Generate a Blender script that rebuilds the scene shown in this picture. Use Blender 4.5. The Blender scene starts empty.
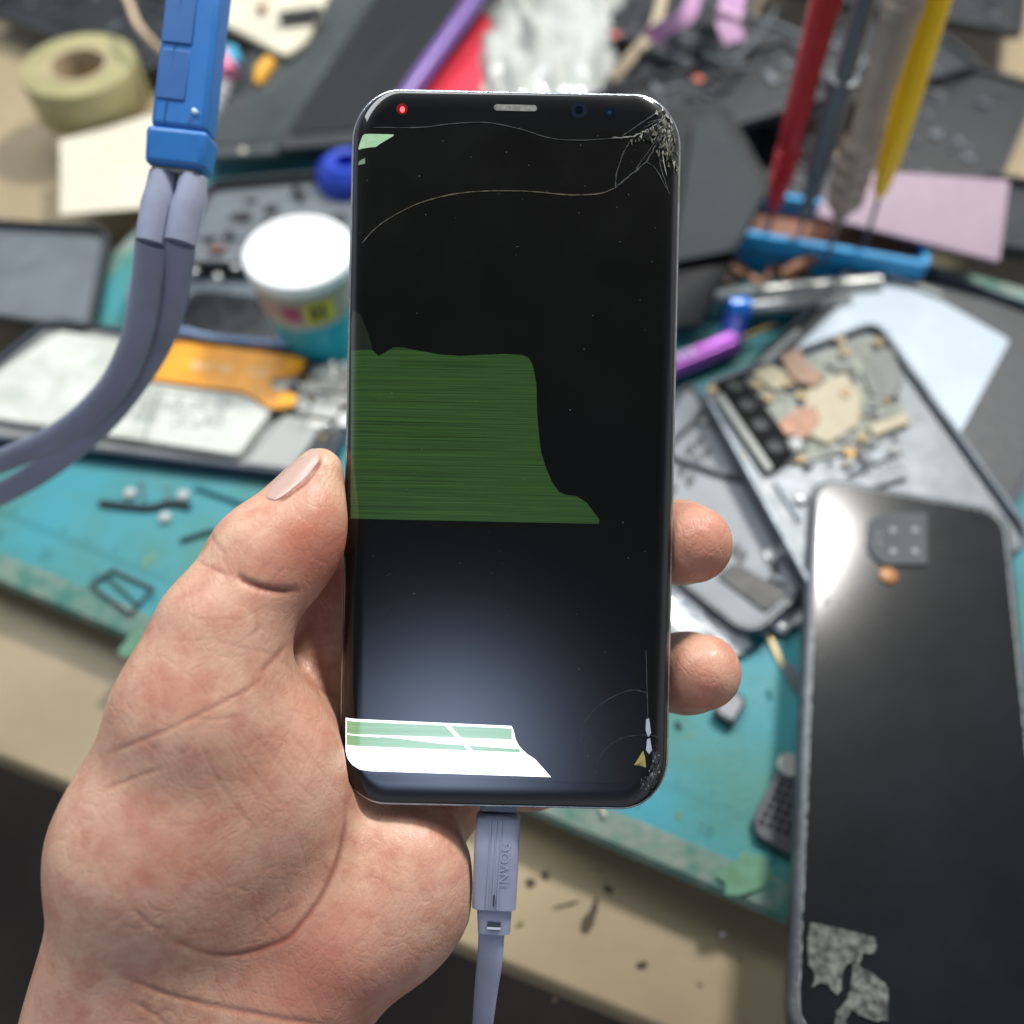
import bpy, bmesh, math, random
import numpy as np
from mathutils import Vector, Matrix
from mathutils.bvhtree import BVHTree
random.seed(4)
D = bpy.data
SC = bpy.context.scene
COL = SC.collection
F = 887.0
PITCH = math.radians(57)
cP, sP = math.cos(PITCH), math.sin(PITCH)
CAM = Vector((0, 0, 0.32))
RT = Vector((1, 0, 0)); FW = Vector((0, cP, -sP)); UP = Vector((0, sP, cP))
MAT_Z = 0.010

def ray(px, py):
    return RT*((px-512)/F) + UP*((512-py)/F) + FW
def W(px, py, z=MAT_Z):                 # point of the horizontal plane z seen there
    r = ray(px, py); return CAM + r*((z-CAM.z)/r.z)
def Cc(px, py, d):                      # point at distance d in front of the lens
    return CAM + ray(px, py)*d
def proj(p):
    v = Vector(p)-CAM; d = v.dot(FW)
    return 512+F*v.dot(RT)/d, 512-F*v.dot(UP)/d
def rise(base, py):                     # height above base at which a vertical reaches row py
    lo, hi = 0.0, 0.29-base.z
    for _ in range(40):
        m = (lo+hi)/2
        if proj(base+Vector((0, 0, m)))[1] > py: lo = m
        else: hi = m
    return lo

# ---------------------------------------------------------------- materials
def lin(c):
    return tuple((v/12.92 if v <= .04045 else ((v+.055)/1.055)**2.4) for v in c)
def hx(s):
    return lin(tuple(int(s[i:i+2], 16)/255 for i in (0, 2, 4)))
MC = {}
def mat(name, col, rough=.5, metal=0., var=.18, scale=60., bump=.1, col2=None, emit=None, estr=0., coat=0., sss=0., spec=.5, alpha=1., bscale=None, trans=0.):
    if name in MC: return MC[name]
    m = D.materials.new(name); m.use_nodes = True
    nt = m.node_tree; N = nt.nodes; L = nt.links
    b = N['Principled BSDF']
    c = hx(col) if isinstance(col, str) else col
    if col2: c2 = hx(col2)
    else: c2 = tuple(v*(1-var) for v in c)
    tc = N.new('ShaderNodeTexCoord')
    no = N.new('ShaderNodeTexNoise'); no.inputs['Scale'].default_value = scale; no.inputs['Detail'].default_value = 5
    no.inputs['Roughness'].default_value = .62
    L.new(tc.outputs['Object'], no.inputs['Vector'])
    rp = N.new('ShaderNodeValToRGB'); rp.color_ramp.elements[0].position = .38; rp.color_ramp.elements[1].position = .64
    rp.color_ramp.elements[0].color = (*c2, 1); rp.color_ramp.elements[1].color = (*c, 1)
    L.new(no.outputs['Fac'], rp.inputs['Fac']); L.new(rp.outputs['Color'], b.inputs['Base Color'])
    b.inputs['Metallic'].default_value = metal
    b.inputs['Specular IOR Level'].default_value = spec
    b.inputs['Coat Weight'].default_value = coat; b.inputs['Coat Roughness'].default_value = .04
    mr = N.new('ShaderNodeMapRange'); mr.inputs[3].default_value = max(.02, rough-.08); mr.inputs[4].default_value = min(1, rough+.1)
    n2 = N.new('ShaderNodeTexNoise'); n2.inputs['Scale'].default_value = scale*2.7; n2.inputs['Detail'].default_value = 4
    L.new(tc.outputs['Object'], n2.inputs['Vector']); L.new(n2.outputs['Fac'], mr.inputs[0]); L.new(mr.outputs[0], b.inputs['Roughness'])
    if bump:
        bp = N.new('ShaderNodeBump'); bp.inputs['Strength'].default_value = bump; bp.inputs['Distance'].default_value = .0006
        n3 = N.new('ShaderNodeTexNoise'); n3.inputs['Scale'].default_value = bscale or scale*6; n3.inputs['Detail'].default_value = 5
        L.new(tc.outputs['Object'], n3.inputs['Vector']); L.new(n3.outputs['Fac'], bp.inputs['Height']); L.new(bp.outputs[0], b.inputs['Normal'])
    if emit:
        b.inputs['Emission Color'].default_value = (*hx(emit), 1); b.inputs['Emission Strength'].default_value = estr
    if sss:
        b.inputs['Subsurface Weight'].default_value = sss; b.inputs['Subsurface Radius'].default_value = (.0045, .0016, .0008); b.inputs['Subsurface Scale'].default_value = 1
    if alpha < 1: b.inputs['Alpha'].default_value = alpha
    if trans: b.inputs['Transmission Weight'].default_value = trans
    MC[name] = m
    return m

# ---------------------------------------------------------------- objects
OFF = {}
def tag(o, label=None, cat=None, group=None, kind=None):
    if label: o['label'] = label
    if cat: o['category'] = cat
    if group: o['group'] = group
    if kind: o['kind'] = kind
    return o
def thing(name, label, cat, base, group=None):
    o = D.objects.new(name, None); COL.objects.link(o); o.empty_display_size = .01
    o.location = base; OFF[o.name] = Vector(base)
    return tag(o, label, cat, group)

class MB:
    def __init__(s): s.v = []; s.f = []; s.m = []; s.g = []
    def add(s, vs, fs, mi=0):
        k = len(s.v); s.g.append((k, k+len(vs), len(s.f), len(s.f)+len(fs))); s.v += [Vector(v) for v in vs]; s.f += [tuple(i+k for i in f) for f in fs]; s.m += [mi]*len(fs); return s
    def prism(s, pts, vec, mi=0):
        n = len(pts); vec = Vector(vec); top = [Vector(p) for p in pts]; bot = [p-vec for p in top]
        fs = [tuple(range(n)), tuple(range(2*n-1, n-1, -1))]+[(i, n+i, n+(i+1) % n, (i+1) % n) for i in range(n)]
        return s.add(top+bot, fs, mi)
    def plate(s, pts, th, mi=0, r=0., up=None):
        pts = [Vector(p) for p in pts]
        nrm = normal_of(pts)
        if up is None: up = Vector((0, 0, 1))
        if nrm.dot(up) < 0: nrm = -nrm; pts = pts[::-1]
        if r: pts = round_poly(pts, r)
        return s.prism(pts, nrm*th, mi)
    def ring(s, pts, th, w, mi=0, r=0.):      # frame: outline minus inset, th thick
        pts = [Vector(p) for p in pts]; nrm = normal_of(pts)
        if nrm.z < 0: nrm = -nrm; pts = pts[::-1]
        o = round_poly(pts, r) if r else pts; n = len(o)
        i_ = inset(o, w, nrm)
        vs = o+i_+[p-nrm*th for p in o]+[p-nrm*th for p in i_]
        fs = []
        for a in range(n):
            b = (a+1) % n
            fs += [(a, b, n+b, n+a), (2*n+a, 3*n+a, 3*n+b, 2*n+b), (a, 2*n+a, 2*n+b, b), (n+a, n+b, 3*n+b, 3*n+a)]
        return s.add(vs, fs, mi)
    def box(s, c, ax, ay, az, mi=0):          # half axes
        c = Vector(c); ax, ay, az = Vector(ax), Vector(ay), Vector(az)
        vs = [c+ax*i+ay*j+az*k for k in (-1, 1) for j in (-1, 1) for i in (-1, 1)]
        return s.add(vs, [(0, 2, 3, 1), (4, 5, 7, 6), (0, 1, 5, 4), (2, 6, 7, 3), (0, 4, 6, 2), (1, 3, 7, 5)], mi)
    def tube(s, pts, rad, n=14, mi=0, flat=1., side=None):
        pts = [Vector(p) for p in pts]; k = len(pts)
        if not hasattr(rad, '__len__'): rad = [rad]*k
        vs = []; prev = None
        for i, p in enumerate(pts):
            t = (pts[min(i+1, k-1)]-pts[max(i-1, 0)]).normalized()
            if prev is None:
                a = side or (Vector((0, 0, 1)) if abs(t.z) < .9 else Vector((1, 0, 0)))
                u = (a-t*a.dot(t)).normalized()
            else: u = (prev-t*prev.dot(t)).normalized()
            prev = u; w = t.cross(u)
            for j in range(n):
                an = 2*math.pi*j/n; vs.append(p+u*math.cos(an)*rad[i]+w*math.sin(an)*rad[i]*flat)
        fs = [(i*n+j, i*n+(j+1) % n, (i+1)*n+(j+1) % n, (i+1)*n+j) for i in range(k-1) for j in range(n)]
        fs += [tuple(range(n-1, -1, -1)), tuple(range((k-1)*n, k*n))]
        return s.add(vs, fs, mi)
    def lathe(s, base, prof, axis=(0, 0, 1), n=40, mi=0, cap=True):
        axis = Vector(axis).normalized(); a = Vector((1, 0, 0)) if abs(axis.x) < .8 else Vector((0, 1, 0))
        u = (a-axis*a.dot(axis)).normalized(); w = axis.cross(u); vs = []
        for r, h in prof:
            for j in range(n):
                an = 2*math.pi*j/n; vs.append(Vector(base)+axis*h+(u*math.cos(an)+w*math.sin(an))*r)
        k = len(prof)
        fs = [(i*n+j, i*n+(j+1) % n, (i+1)*n+(j+1) % n, (i+1)*n+j) for i in range(k-1) for j in range(n)]
        if cap: fs += [tuple(range(n-1, -1, -1)), tuple(range((k-1)*n, k*n))]
        return s.add(vs, fs, mi)
    def build_split(s, name, mats, parent, **kw):      # one object per added piece
        out = []
        for v0, v1, f0, f1 in s.g:
            q = MB(); q.v = s.v[v0:v1]; q.f = [tuple(i-v0 for i in f) for f in s.f[f0:f1]]; q.m = s.m[f0:f1]
            out.append(q.build(name, mats, parent, **kw))
        return out
    def build(s, name, mats, parent=None, smooth=False, bevel=0., seg=2, label=None, cat=None, group=None, kind=None, ang=40):
        if not isinstance(mats, (list, tuple)): mats = [mats]
        if parent is not None: off = OFF[parent.name]
        else:
            xs = [v.x for v in s.v]; ys = [v.y for v in s.v]; zs = [v.z for v in s.v]
            off = Vector(((min(xs)+max(xs))/2, (min(ys)+max(ys))/2, min(zs)))
        me = D.meshes.new(name); me.from_pydata([v-off for v in s.v], [], s.f); me.validate()
        for m in mats: me.materials.append(m)
        me.polygons.foreach_set('material_index', s.m)
        bm = bmesh.new(); bm.from_mesh(me); bmesh.ops.recalc_face_normals(bm, faces=bm.faces); bm.to_mesh(me); bm.free()
        o = D.objects.new(name, me); COL.objects.link(o)
        if parent is not None: o.parent = parent
        else: o.location = off
        OFF[o.name] = off
        if smooth:
            me.polygons.foreach_set('use_smooth', [True]*len(me.polygons))
            me.set_sharp_from_angle(angle=math.radians(ang))
        if bevel:
            b = o.modifiers.new('bevel', 'BEVEL'); b.width = bevel; b.segments = seg; b.limit_method = 'ANGLE'; b.angle_limit = math.radians(40)
            b.harden_normals = False
            me.polygons.foreach_set('use_smooth', [True]*len(me.polygons)); me.set_sharp_from_angle(angle=math.radians(ang))
        return tag(o, label, cat, group, kind)

def normal_of(pts):
    n = Vector((0, 0, 0))
    for i in range(len(pts)):
        a, b = pts[i], pts[(i+1) % len(pts)]; n += a.cross(b)
    c = sum(pts, Vector())/len(pts); n = Vector((0, 0, 0))
    for i in range(len(pts)):
        n += (pts[i]-c).cross(pts[(i+1) % len(pts)]-c)
    return n.normalized()
def round_poly(pts, r, k=6):
    out = []; n = len(pts)
    for i in range(n):
        p = pts[i]; a = pts[i-1]-p; b = pts[(i+1) % n]-p
        ra = min(r, a.length*.45, b.length*.45)
        A = p+a.normalized()*ra; B = p+b.normalized()*ra
        for j in range(k+1):
            t = j/k; out.append(A*(1-t)**2+p*2*t*(1-t)*.9+B*t*t+(A+B)*.5*2*t*(1-t)*.1)
    return out
def inset(pts, w, nrm):
    n = len(pts); out = []
    for i in range(n):
        e1 = (pts[i]-pts[i-1]); e2 = (pts[(i+1) % n]-pts[i])
        if e1.length < 1e-9: e1 = e2
        if e2.length < 1e-9: e2 = e1
        n1 = nrm.cross(e1).normalized(); n2 = nrm.cross(e2).normalized()
        m = (n1+n2); m.normalize(); out.append(pts[i]+m*w/max(.5, m.dot(n1)))
    return out
def arc(pts, n=8):                       # smooth polyline (Catmull-Rom)
    P = [Vector(p) for p in pts]; P = [P[0]*2-P[1]]+P+[P[-1]*2-P[-2]]; out = []
    for i in range(1, len(P)-2):
        for j in range(n):
            t = j/n; out.append(.5*((2*P[i])+(P[i+1]-P[i-1])*t+(2*P[i-1]-5*P[i]+4*P[i+1]-P[i+2])*t*t+(3*P[i]-P[i-1]-3*P[i+1]+P[i+2])*t**3))
    out.append(P[-2]); return out
def wp(l, z=MAT_Z): return [W(x, y, z) for x, y in l]
def text(mb, body, origin, xd, yd, size, mi=0, th=.00015):
    cu = D.curves.new('t', 'FONT'); cu.body = body; cu.size = 1; cu.extrude = 0; cu.resolution_u = 2
    o = D.objects.new('t', cu); COL.objects.link(o); bpy.context.view_layer.update()
    me = D.meshes.new_from_object(o.evaluated_get(bpy.context.evaluated_depsgraph_get()))
    xd = Vector(xd).normalized(); yd = Vector(yd).normalized(); n = xd.cross(yd)
    vs = [Vector(origin)+xd*v.co.x*size+yd*v.co.y*size+n*th for v in me.vertices]
    mb.add(vs, [tuple(p.vertices) for p in me.polygons], mi)
    D.objects.remove(o); D.curves.remove(cu); D.meshes.remove(me)

# ---------------------------------------------------------------- camera, light
cd = D.cameras.new('camera'); cam = D.objects.new('camera', cd); COL.objects.link(cam)
cam.matrix_world = Matrix(((RT.x, UP.x, -FW.x, CAM.x), (RT.y, UP.y, -FW.y, CAM.y), (RT.z, UP.z, -FW.z, CAM.z), (0, 0, 0, 1)))
cd.sensor_width = 36; cd.lens = 36*F/1024; cd.clip_start = .01; cd.clip_end = 50
cd.dof.use_dof = True; cd.dof.focus_distance = .199; cd.dof.aperture_fstop = 6.2
SC.camera = cam
world = D.worlds.new('World'); SC.world = world; world.use_nodes = True
nt = world.node_tree; bg = nt.nodes['Background']
tc = nt.nodes.new('ShaderNodeTexCoord'); sx = nt.nodes.new('ShaderNodeSeparateXYZ'); nt.links.new(tc.outputs['Generated'], sx.inputs[0])
rp = nt.nodes.new('ShaderNodeValToRGB'); e = rp.color_ramp.elements
e[0].position = .0; e[0].color = (.07, .065, .06, 1); e[1].position = 1; e[1].color = (.015, .017, .02, 1)
for ps, cl in ((.42, (.16, .16, .17, 1)), (.52, (.62, .66, .72, 1)), (.66, (.58, .62, .70, 1)), (.77, (.12, .135, .16, 1)), (.90, (.022, .025, .03, 1))):
    a = e.new(ps); a.color = cl
mr = nt.nodes.new('ShaderNodeMapRange'); mr.inputs[1].default_value = -1; mr.inputs[2].default_value = 1
nt.links.new(sx.outputs['Z'], mr.inputs[0]); nt.links.new(mr.outputs[0], rp.inputs[0])
vd = nt.nodes.new('ShaderNodeVectorMath'); vd.operation = 'DOT_PRODUCT'; vd.inputs[1].default_value = Vector((-.075, -.78, .685)).normalized()
nt.links.new(tc.outputs['Generated'], vd.inputs[0])                  # added unseen pale blue lobe: its reflection makes the glow on the screen
pw = nt.nodes.new('ShaderNodeMath'); pw.operation = 'POWER'; pw.use_clamp = True; pw.inputs[1].default_value = 170
mx = nt.nodes.new('ShaderNodeMath'); mx.operation = 'MAXIMUM'; mx.inputs[1].default_value = 0; nt.links.new(vd.outputs['Value'], mx.inputs[0]); nt.links.new(mx.outputs[0], pw.inputs[0])
ad = nt.nodes.new('ShaderNodeMix'); ad.data_type = 'RGBA'; nt.links.new(pw.outputs[0], ad.inputs[0]); nt.links.new(rp.outputs[0], ad.inputs[6]); ad.inputs[7].default_value = (4.2, 5.3, 7.6, 1)
nt.links.new(ad.outputs[2], bg.inputs['Color']); bg.inputs['Strength'].default_value = 1.0
def area(name, loc, target, sx_, sy_, power, color):
    l = D.lights.new(name, 'AREA'); l.shape = 'RECTANGLE'; l.size = sx_; l.size_y = sy_; l.energy = power; l.color = color
    o = D.objects.new(name, l); COL.objects.link(o); o.location = loc
    o.rotation_euler = (Vector(target)-Vector(loc)).to_track_quat('-Z', 'Y').to_euler(); return o
area('bench_lamp', (.445, .80, .98), (.02, .2, .05), .17, .13, 17, (1, .97, .93))
area('ceiling_lamp', (-.40, .80, 1.2), (0, .15, .05), 1.1, .5, 17, (.93, .97, 1))
SC.view_settings.view_transform = 'Standard'; SC.view_settings.look = 'None'; SC.view_settings.exposure = 0; SC.view_settings.gamma = 1
SC.view_settings.use_curve_mapping = False
SC.render.resolution_x = SC.render.resolution_y = 1024
SC.cycles.use_denoising = True
SC.cycles.max_bounces = 6

# shared materials
M_black = mat('black_plastic', '181b1e', .5, var=.3, bump=.25)
M_dgrey = mat('dark_grey_plastic', '2e3235', .5, var=.25, bump=.25)
M_grey = mat('grey_plastic', '62676b', .5, var=.2, bump=.2)
M_gloss = mat('black_glass', '15191c', .16, var=.3, bump=.03, coat=.4)
M_gloss2 = mat('dusty_dark_glass', '34393b', .3, var=.25, bump=.05, scale=25)
M_rim = mat('dull_rim_metal', '6d7478', .42, metal=.5, var=.35, scale=150, bump=.3)
M_silver = mat('silver_metal', 'b4b4b0', .35, metal=.6, var=.2, scale=200)
M_plate = mat('matt_alloy', '8f928e', .55, metal=.3, var=.3, scale=120, bump=.3)
M_white = mat('white_plastic', 'e6e8e6', .35, var=.08, bump=.1)
M_cream = mat('cream_plastic', 'cfc9b2', .5, var=.2, bump=.2)
M_gold = mat('gold_contact', 'a88648', .5, metal=.2, var=.3, scale=200)
M_orange = mat('amber_flex_film', 'f0a01c', .3, var=.22, scale=90, coat=.3, bump=.1)
M_green = mat('green_board', '2b4a40', .5, var=.4, scale=200)
M_teal = mat('teal_plastic', '2fa6b4', .35, var=.15)
M_blueplastic = mat('blue_plastic', '2a70b6', .38, var=.1, bump=.08)
M_cord = mat('grey_lilac_rubber', '979db2', .5, var=.14, bump=.12)
M_lilac = mat('lilac_film', 'a880a4', .4, var=.15)
M_brass = mat('tan_foam', '9a7f6c', .8, var=.2)
M_copper = mat('copper_film', '9a6a4c', .5, metal=.1, var=.4, scale=200)

# ---------------------------------------------------------------- the setting
def front_line(p0, p1, z):
    a, b = W(*p0, z), W(*p1, z); d = (b-a).normalized(); return a, d, Vector((-d.y, d.x, 0))
a, d, n = front_line((440, 938), (640, 1020), -.010)
DZ = -.010
M_desk = mat('tan_laminate', 'a39373', .5, var=.2, scale=14, bump=.12, bscale=300)
mb = MB().prism([a-d*.75, a+d*.75, a+d*.75+n*1.3, a-d*.75+n*1.3], (0, 0, .028))
desk = mb.build('desk_top', M_desk, bevel=.002, kind='structure')
desk['label'] = 'tan laminate worktop under the clutter'
M_floor = mat('dark_floor', '5e5148', .7, var=.4, scale=4)
MB().prism([(-3, -3, -.72), (3, -3, -.72), (3, 4, -.72), (-3, 4, -.72)], (0, 0, .05)).build('floor', M_floor, kind='structure')
# stains and crumbs on the worktop
M_stain = mat('dark_dirt', '4a3f30', .8, var=.3, scale=300)
def blot(mb, c, r, z, seed, el=1., an=0., th=.0002, n=14):
    rn = random.Random(seed); c = W(*c, z); pts = []
    for i in range(n):
        t = 2*math.pi*i/n; q = r*(.65+.6*rn.random()); x, y = q*math.cos(t)*el, q*math.sin(t)
        pts.append(c+Vector((x*math.cos(an)-y*math.sin(an), x*math.sin(an)+y*math.cos(an), th)))
    mb.prism(pts, (0, 0, th*.9))
mb = MB()
for k, (x, y, r, el, an) in enumerate([(530, 883, .0018, 1, 0), (545, 876, .0016, 1, 0), (590, 918, .002, 3, 1.1), (608, 889, .0012, 2, -.8), (643, 965, .0015, 1.4, .3), (520, 925, .0005, 3, .4), (566, 905, .0006, 8, .25), (600, 870, .0005, 1, 0), (555, 1000, .0008, 1, 0), (700, 985, .0007, 1, 0), (740, 960, .0005, 1, 0)]):
    blot(mb, (x, y), r, DZ, k, el, an)
mb.build('dirt_specks', M_stain, desk)

# repair mat
a, d, n = front_line((180, 652), (770, 905), MAT_Z)
M_mat = mat('teal_silicone', '2b8794', .55, var=.13, scale=22, bump=.3, bscale=500, col2='34786f')
M_matedge = mat('worn_mat_edge', '7e8a80', .7, scale=85, col2='3c7466', bump=.5)
A0, B0 = a-d*.16, a+d*.35
def matloop(ins, z, wob=0.):
    pts = []; m = 90; rn = random.Random(7); wv = 0
    for i in range(m+1):
        wv = wv*.8+rn.uniform(-1, 1)*wob
        p = A0+(B0-A0)*(i/m)+n*(ins+wv); pts.append(Vector((p.x, p.y, z)))
    p = B0+n*(.33-ins)-d*ins; q = A0+n*(.33-ins)+d*ins
    pts[0] = Vector((*(A0+n*ins+d*ins).xy, z)); pts[-1] = Vector((*(B0+n*ins-d*ins).xy, z))
    return pts+[Vector((p.x, p.y, z)), Vector((q.x, q.y, z))]
lps = [matloop(-.0022, .0038), matloop(-.0025, .0055, .0001), matloop(-.001, .0085, .0002), matloop(.0065, .0099, .0005), matloop(.0085, .0100, .0003)]
k = len(lps[0]); mb = MB(); vs = sum(lps, []); fs = []; mi = []
for r_ in range(4):
    for i in range(k): fs.append((r_*k+i, r_*k+(i+1) % k, (r_+1)*k+(i+1) % k, (r_+1)*k+i)); mi.append(1)
fs.append(tuple(range(4*k, 5*k))); mi.append(0); fs.append(tuple(range(k-1, -1, -1))); mi.append(1)
mb.v = vs; mb.f = fs; mb.m = mi
matob = mb.build('repair_mat', [M_mat, M_matedge], smooth=True, ang=50, label='teal silicone repair mat with worn grey front edge lying on the tan desk', cat='mat')
MB().prism([p+Vector((0, 0, .0014-MAT_Z)) for p in (A0+n*.012, B0+n*.012, B0+n*.32, A0+n*.32)], (0, 0, .0113)).build('board', mat('added_board', '2e2a26', .7), label='added dark board lifting the teal repair mat to deepen its edge shadow', cat='board')  # added support: lifts the mat so its front edge throws a shadow
M_print = mat('faded_ruler_ink', '1f6a72', .6)
M_print2 = mat('brown_solder_stain', '7f7f50', .8)
mb = MB(); L0 = a
for i in range(-60, 160):
    p = L0+d*(.0025*i)+n*.0225+Vector((0, 0, .00025)); h = .0028 if i % 5 else .005
    if not i % 10: h = .0062
    mb.box(p+n*h/2, d*.00016, n*(h/2), Vector((0, 0, .00003)))
for i in range(-6, 16):
    text(mb, str(18-i), L0+d*(.025*i-.002)+n*.0125+Vector((0, 0, .0001)), d, n, .006)
mb.build('ruler_marks', M_print, matob)
mb = MB()
for k_, (x, y, r_, el, an) in enumerate([(678, 816, .0016, 1, 0), (748, 872, .006, 1.6, .4), (200, 600, .003, 1, 0), (150, 560, .002, 2, 1), (690, 735, .001, 2, 0), (145, 645, .005, 2, 0)]):
    blot(mb, (x, y), r_, MAT_Z, 50+k_, el, an, .00012)
mb.build_split('stain', mat('olive_stain', '5d8a72', .7, scale=200, col2='4f7a5c'), matob)

# ---------------------------------------------------------------- phone shells lying about
def shell(name, label, corners, z, th, cat='phone part', rim=M_rim, floor_m=M_dgrey, wall=.0022, r=.009, depth=None, base=None, group=None):
    """corners: [(px,py,z)...] of the upper rim."""
    P = [W(x, y, zz) for x, y, zz in corners]
    t = thing(name, label, cat, base or Vector((*(sum(P, Vector())/len(P)).xy, min(p.z for p in P)-th)), group)
    depth = depth or th*.55
    MB().ring(P, th, wall, r=r).build('rim', rim, t, bevel=.0006)
    nrm = normal_of(P); nrm = nrm if nrm.z > 0 else -nrm
    Q = [p-nrm*depth for p in P]; c = sum(Q, Vector())/len(Q)
    o = MB().plate([c+(q-c)*.985 for q in Q], max(.0008, th-depth-.0005), r=r).build('floor_panel', floor_m, t)
    return t, o, P, nrm

# ---- opened phone with battery, left
zc = MAT_Z+.007
t, fl, P, nn = shell('opened_phone', 'opened phone chassis with white battery and amber ribbon, left of the tub', [(-95, 428, zc), (322, 478, zc), (372, 372, zc), (52, 315, zc)], 0, .0072, 'opened phone',
    rim=mat('navy_rim', '2b3444', .45, var=.2), floor_m=M_plate, wall=.0026, depth=.0022)
zb = zc+.0016
M_batt = mat('white_battery_label', 'c9cbc4', .45, var=.10, scale=70, col2='aeb4a8', bump=.1)
bt = MB().plate(wp([(-60, 410), (238, 455), (300, 372), (60, 330)], zb), .004, r=.0015).build('battery', M_batt, t, bevel=.0006)
M_ink = mat('grey_print', '636a62', .7)
mb = MB(); rn = random.Random(3)
bx = W(0, 0, zb)
o1, o2 = W(150, 425, zb), W(235, 436, zb); xd = (o2-o1).normalized(); yd = Vector((-xd.y, xd.x, 0))
for r_ in range(8):
    x = 0
    while x < .048:
        w_ = rn.uniform(.0006, .0032)
        if rn.random() < .72: mb.box(o1+xd*(x+w_/2-.018)+yd*(.0025*r_+.002)+Vector((0, 0, .00012)), xd*w_/2, yd*.00045, Vector((0, 0, .00003)))
        x += w_+.0008
mb.box(W(152, 415, zb+.0001), (W(166, 380, zb)-W(148, 432, zb))*.5, xd*.0003, Vector((0, 0, .00004)))
mb.build('printed_text', M_ink, bt)
ff = MB()
fxp = [(158, 337), (195, 341), (255, 351), (300, 356), (306, 364), (299, 374), (288, 377), (270, 379), (272, 389), (292, 392), (294, 402), (286, 409), (270, 408), (243, 392), (205, 387), (165, 381), (133, 378), (138, 364)]
ff.prism(wp(fxp, zb+.0018)[::-1], (0, 0, .0005))
fx = ff.build('ribbon_cable', M_orange, t, bevel=.0002)
mb = MB()
for (x, y) in [(296, 364), (287, 400)]:
    c = W(x, y, zb+.0022); mb.box(c, xd*.004, yd*.0032, Vector((0, 0, .0005)))
mb.build_split('connector_pad', mat('bright_amber', 'ffb41a', .3), fx, bevel=.0004)
mb = MB()
for (x, y, s_, tx) in [(190, 368, .006, 'BAT 38'), (247, 374, .005, 'HLB'), (150, 368, .004, '06')]:
    text(mb, tx, W(x, y, zb+.00185), xd, yd, s_)
mb.build('printed_text', mat('pale_print', 'f6e3bd', .6), fx)
# board and shields to the right of the battery
mb = MB()
mb.plate(wp([(262, 445), (312, 452), (360, 372), (318, 360)], zc-.0004), .001)
bd = mb.build('circuit_board', mat('grey_board', '9c9f9c', .5, col2='5c625f', scale=260, metal=.2), t)
mb = MB()
for (x, y, w_, h_) in [(322, 372, .005, .0035), (333, 385, .006, .004), (345, 372, .004, .003), (325, 410, .006, .0045), (338, 400, .004, .003), (310, 388, .003, .003), (316, 425, .004, .002), (300, 408, .0035, .002), (345, 420, .003, .004)]:
    mb.box(W(x, y, zc+.0004), xd*w_, yd*h_, Vector((0, 0, .0008)))
mb.build_split('metal_shield', M_silver, bd, bevel=.0003)
mb = MB(); rn = random.Random(9)
for i in range(70):
    c = W(rn.uniform(296, 350), rn.uniform(362, 440), zc+.0003); s_ = rn.uniform(.0004, .0013)
    mb.box(c, xd*s_, yd*s_*rn.uniform(.5, 1.2), Vector((0, 0, .0005)), rn.choice([0, 0, 1, 2]))
mb.build('components', [M_black, M_gold, M_white], bd)
mb = MB().plate(wp([(246, 463), (292, 469), (322, 425), (285, 415)], zc+.0008), .002, r=.001)
mb.build('loudspeaker', mat('pale_grey_plastic', 'a0a29e', .5, var=.12), t, bevel=.0004)
mb = MB().plate(wp([(300, 465), (318, 462), (340, 430), (318, 428)], zc+.0002), .001, r=.001)
mb.build('charging_port', M_black, t, bevel=.0003)

# ---- tub
base = W(321, 340, MAT_Z); hT = rise(base, 250)
R0 = .0238
t = thing('tub', 'round teal and white tub with a bright white lid, behind the opened phone', 'tub', base)
MB().lathe(base, [(.0165, 0), (.0178, .0006), (.0203, hT*.5), (.0204, hT*.5)]).build('tub_base', M_teal, t, smooth=True)
MB().lathe(base, [(.0206, hT*.5), (.0212, hT*.52), (R0-.001, hT-.006), (R0-.001, hT-.0052)]).build('tub_wall', mat('frosted_plastic', 'a9a99c', .5, var=.1), t, smooth=True)
lid = MB().lathe(base, [(R0-.0008, hT-.0056), (R0, hT-.005), (R0+.0002, hT-.001), (R0-.0006, hT), (R0-.003, hT+.0002), (R0-.0034, hT-.0004), (.0001, hT-.0003)]).build('lid', mat('bright_white_lid', 'e4e6e4', .3, var=.02, bump=.02), t, smooth=True)
def band(mb, a0, a1, h0, h1, mi, off=.0002):
    vs = []; k = 12
    for i in range(k+1):
        t_ = math.radians(a0+(a1-a0)*i/k)
        for h in (h0, h1):
            fr = (h/hT-.52)/(1-.52-.006/hT); rr = .0212+(R0-.001-.0212)*fr+off
            vs.append(base+Vector((math.cos(t_)*rr, math.sin(t_)*rr, h)))
    mb.add(vs, [(2*i, 2*i+2, 2*i+3, 2*i+1) for i in range(k)], mi)
mb = MB(); band(mb, 195, 345, hT*.56, hT*.83, 0, .0002)
band(mb, 252, 272, hT*.62, hT*.78, 1, .0004); band(mb, 276, 312, hT*.58, hT*.82, 2, .0004); band(mb, 284, 290, hT*.62, hT*.78, 3, .0006); band(mb, 294, 299, hT*.62, hT*.78, 3, .0006)
band(mb, 225, 249, hT*.62, hT*.76, 4, .0004)
mb.build('label', [mat('beige_label', 'aaa292', .6), mat('magenta_print', 'a8486c', .6), mat('yellow_print', 'c9b93e', .6), M_black, mat('faded_pink_print', 'b0948c', .6)], t, smooth=True)

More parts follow.
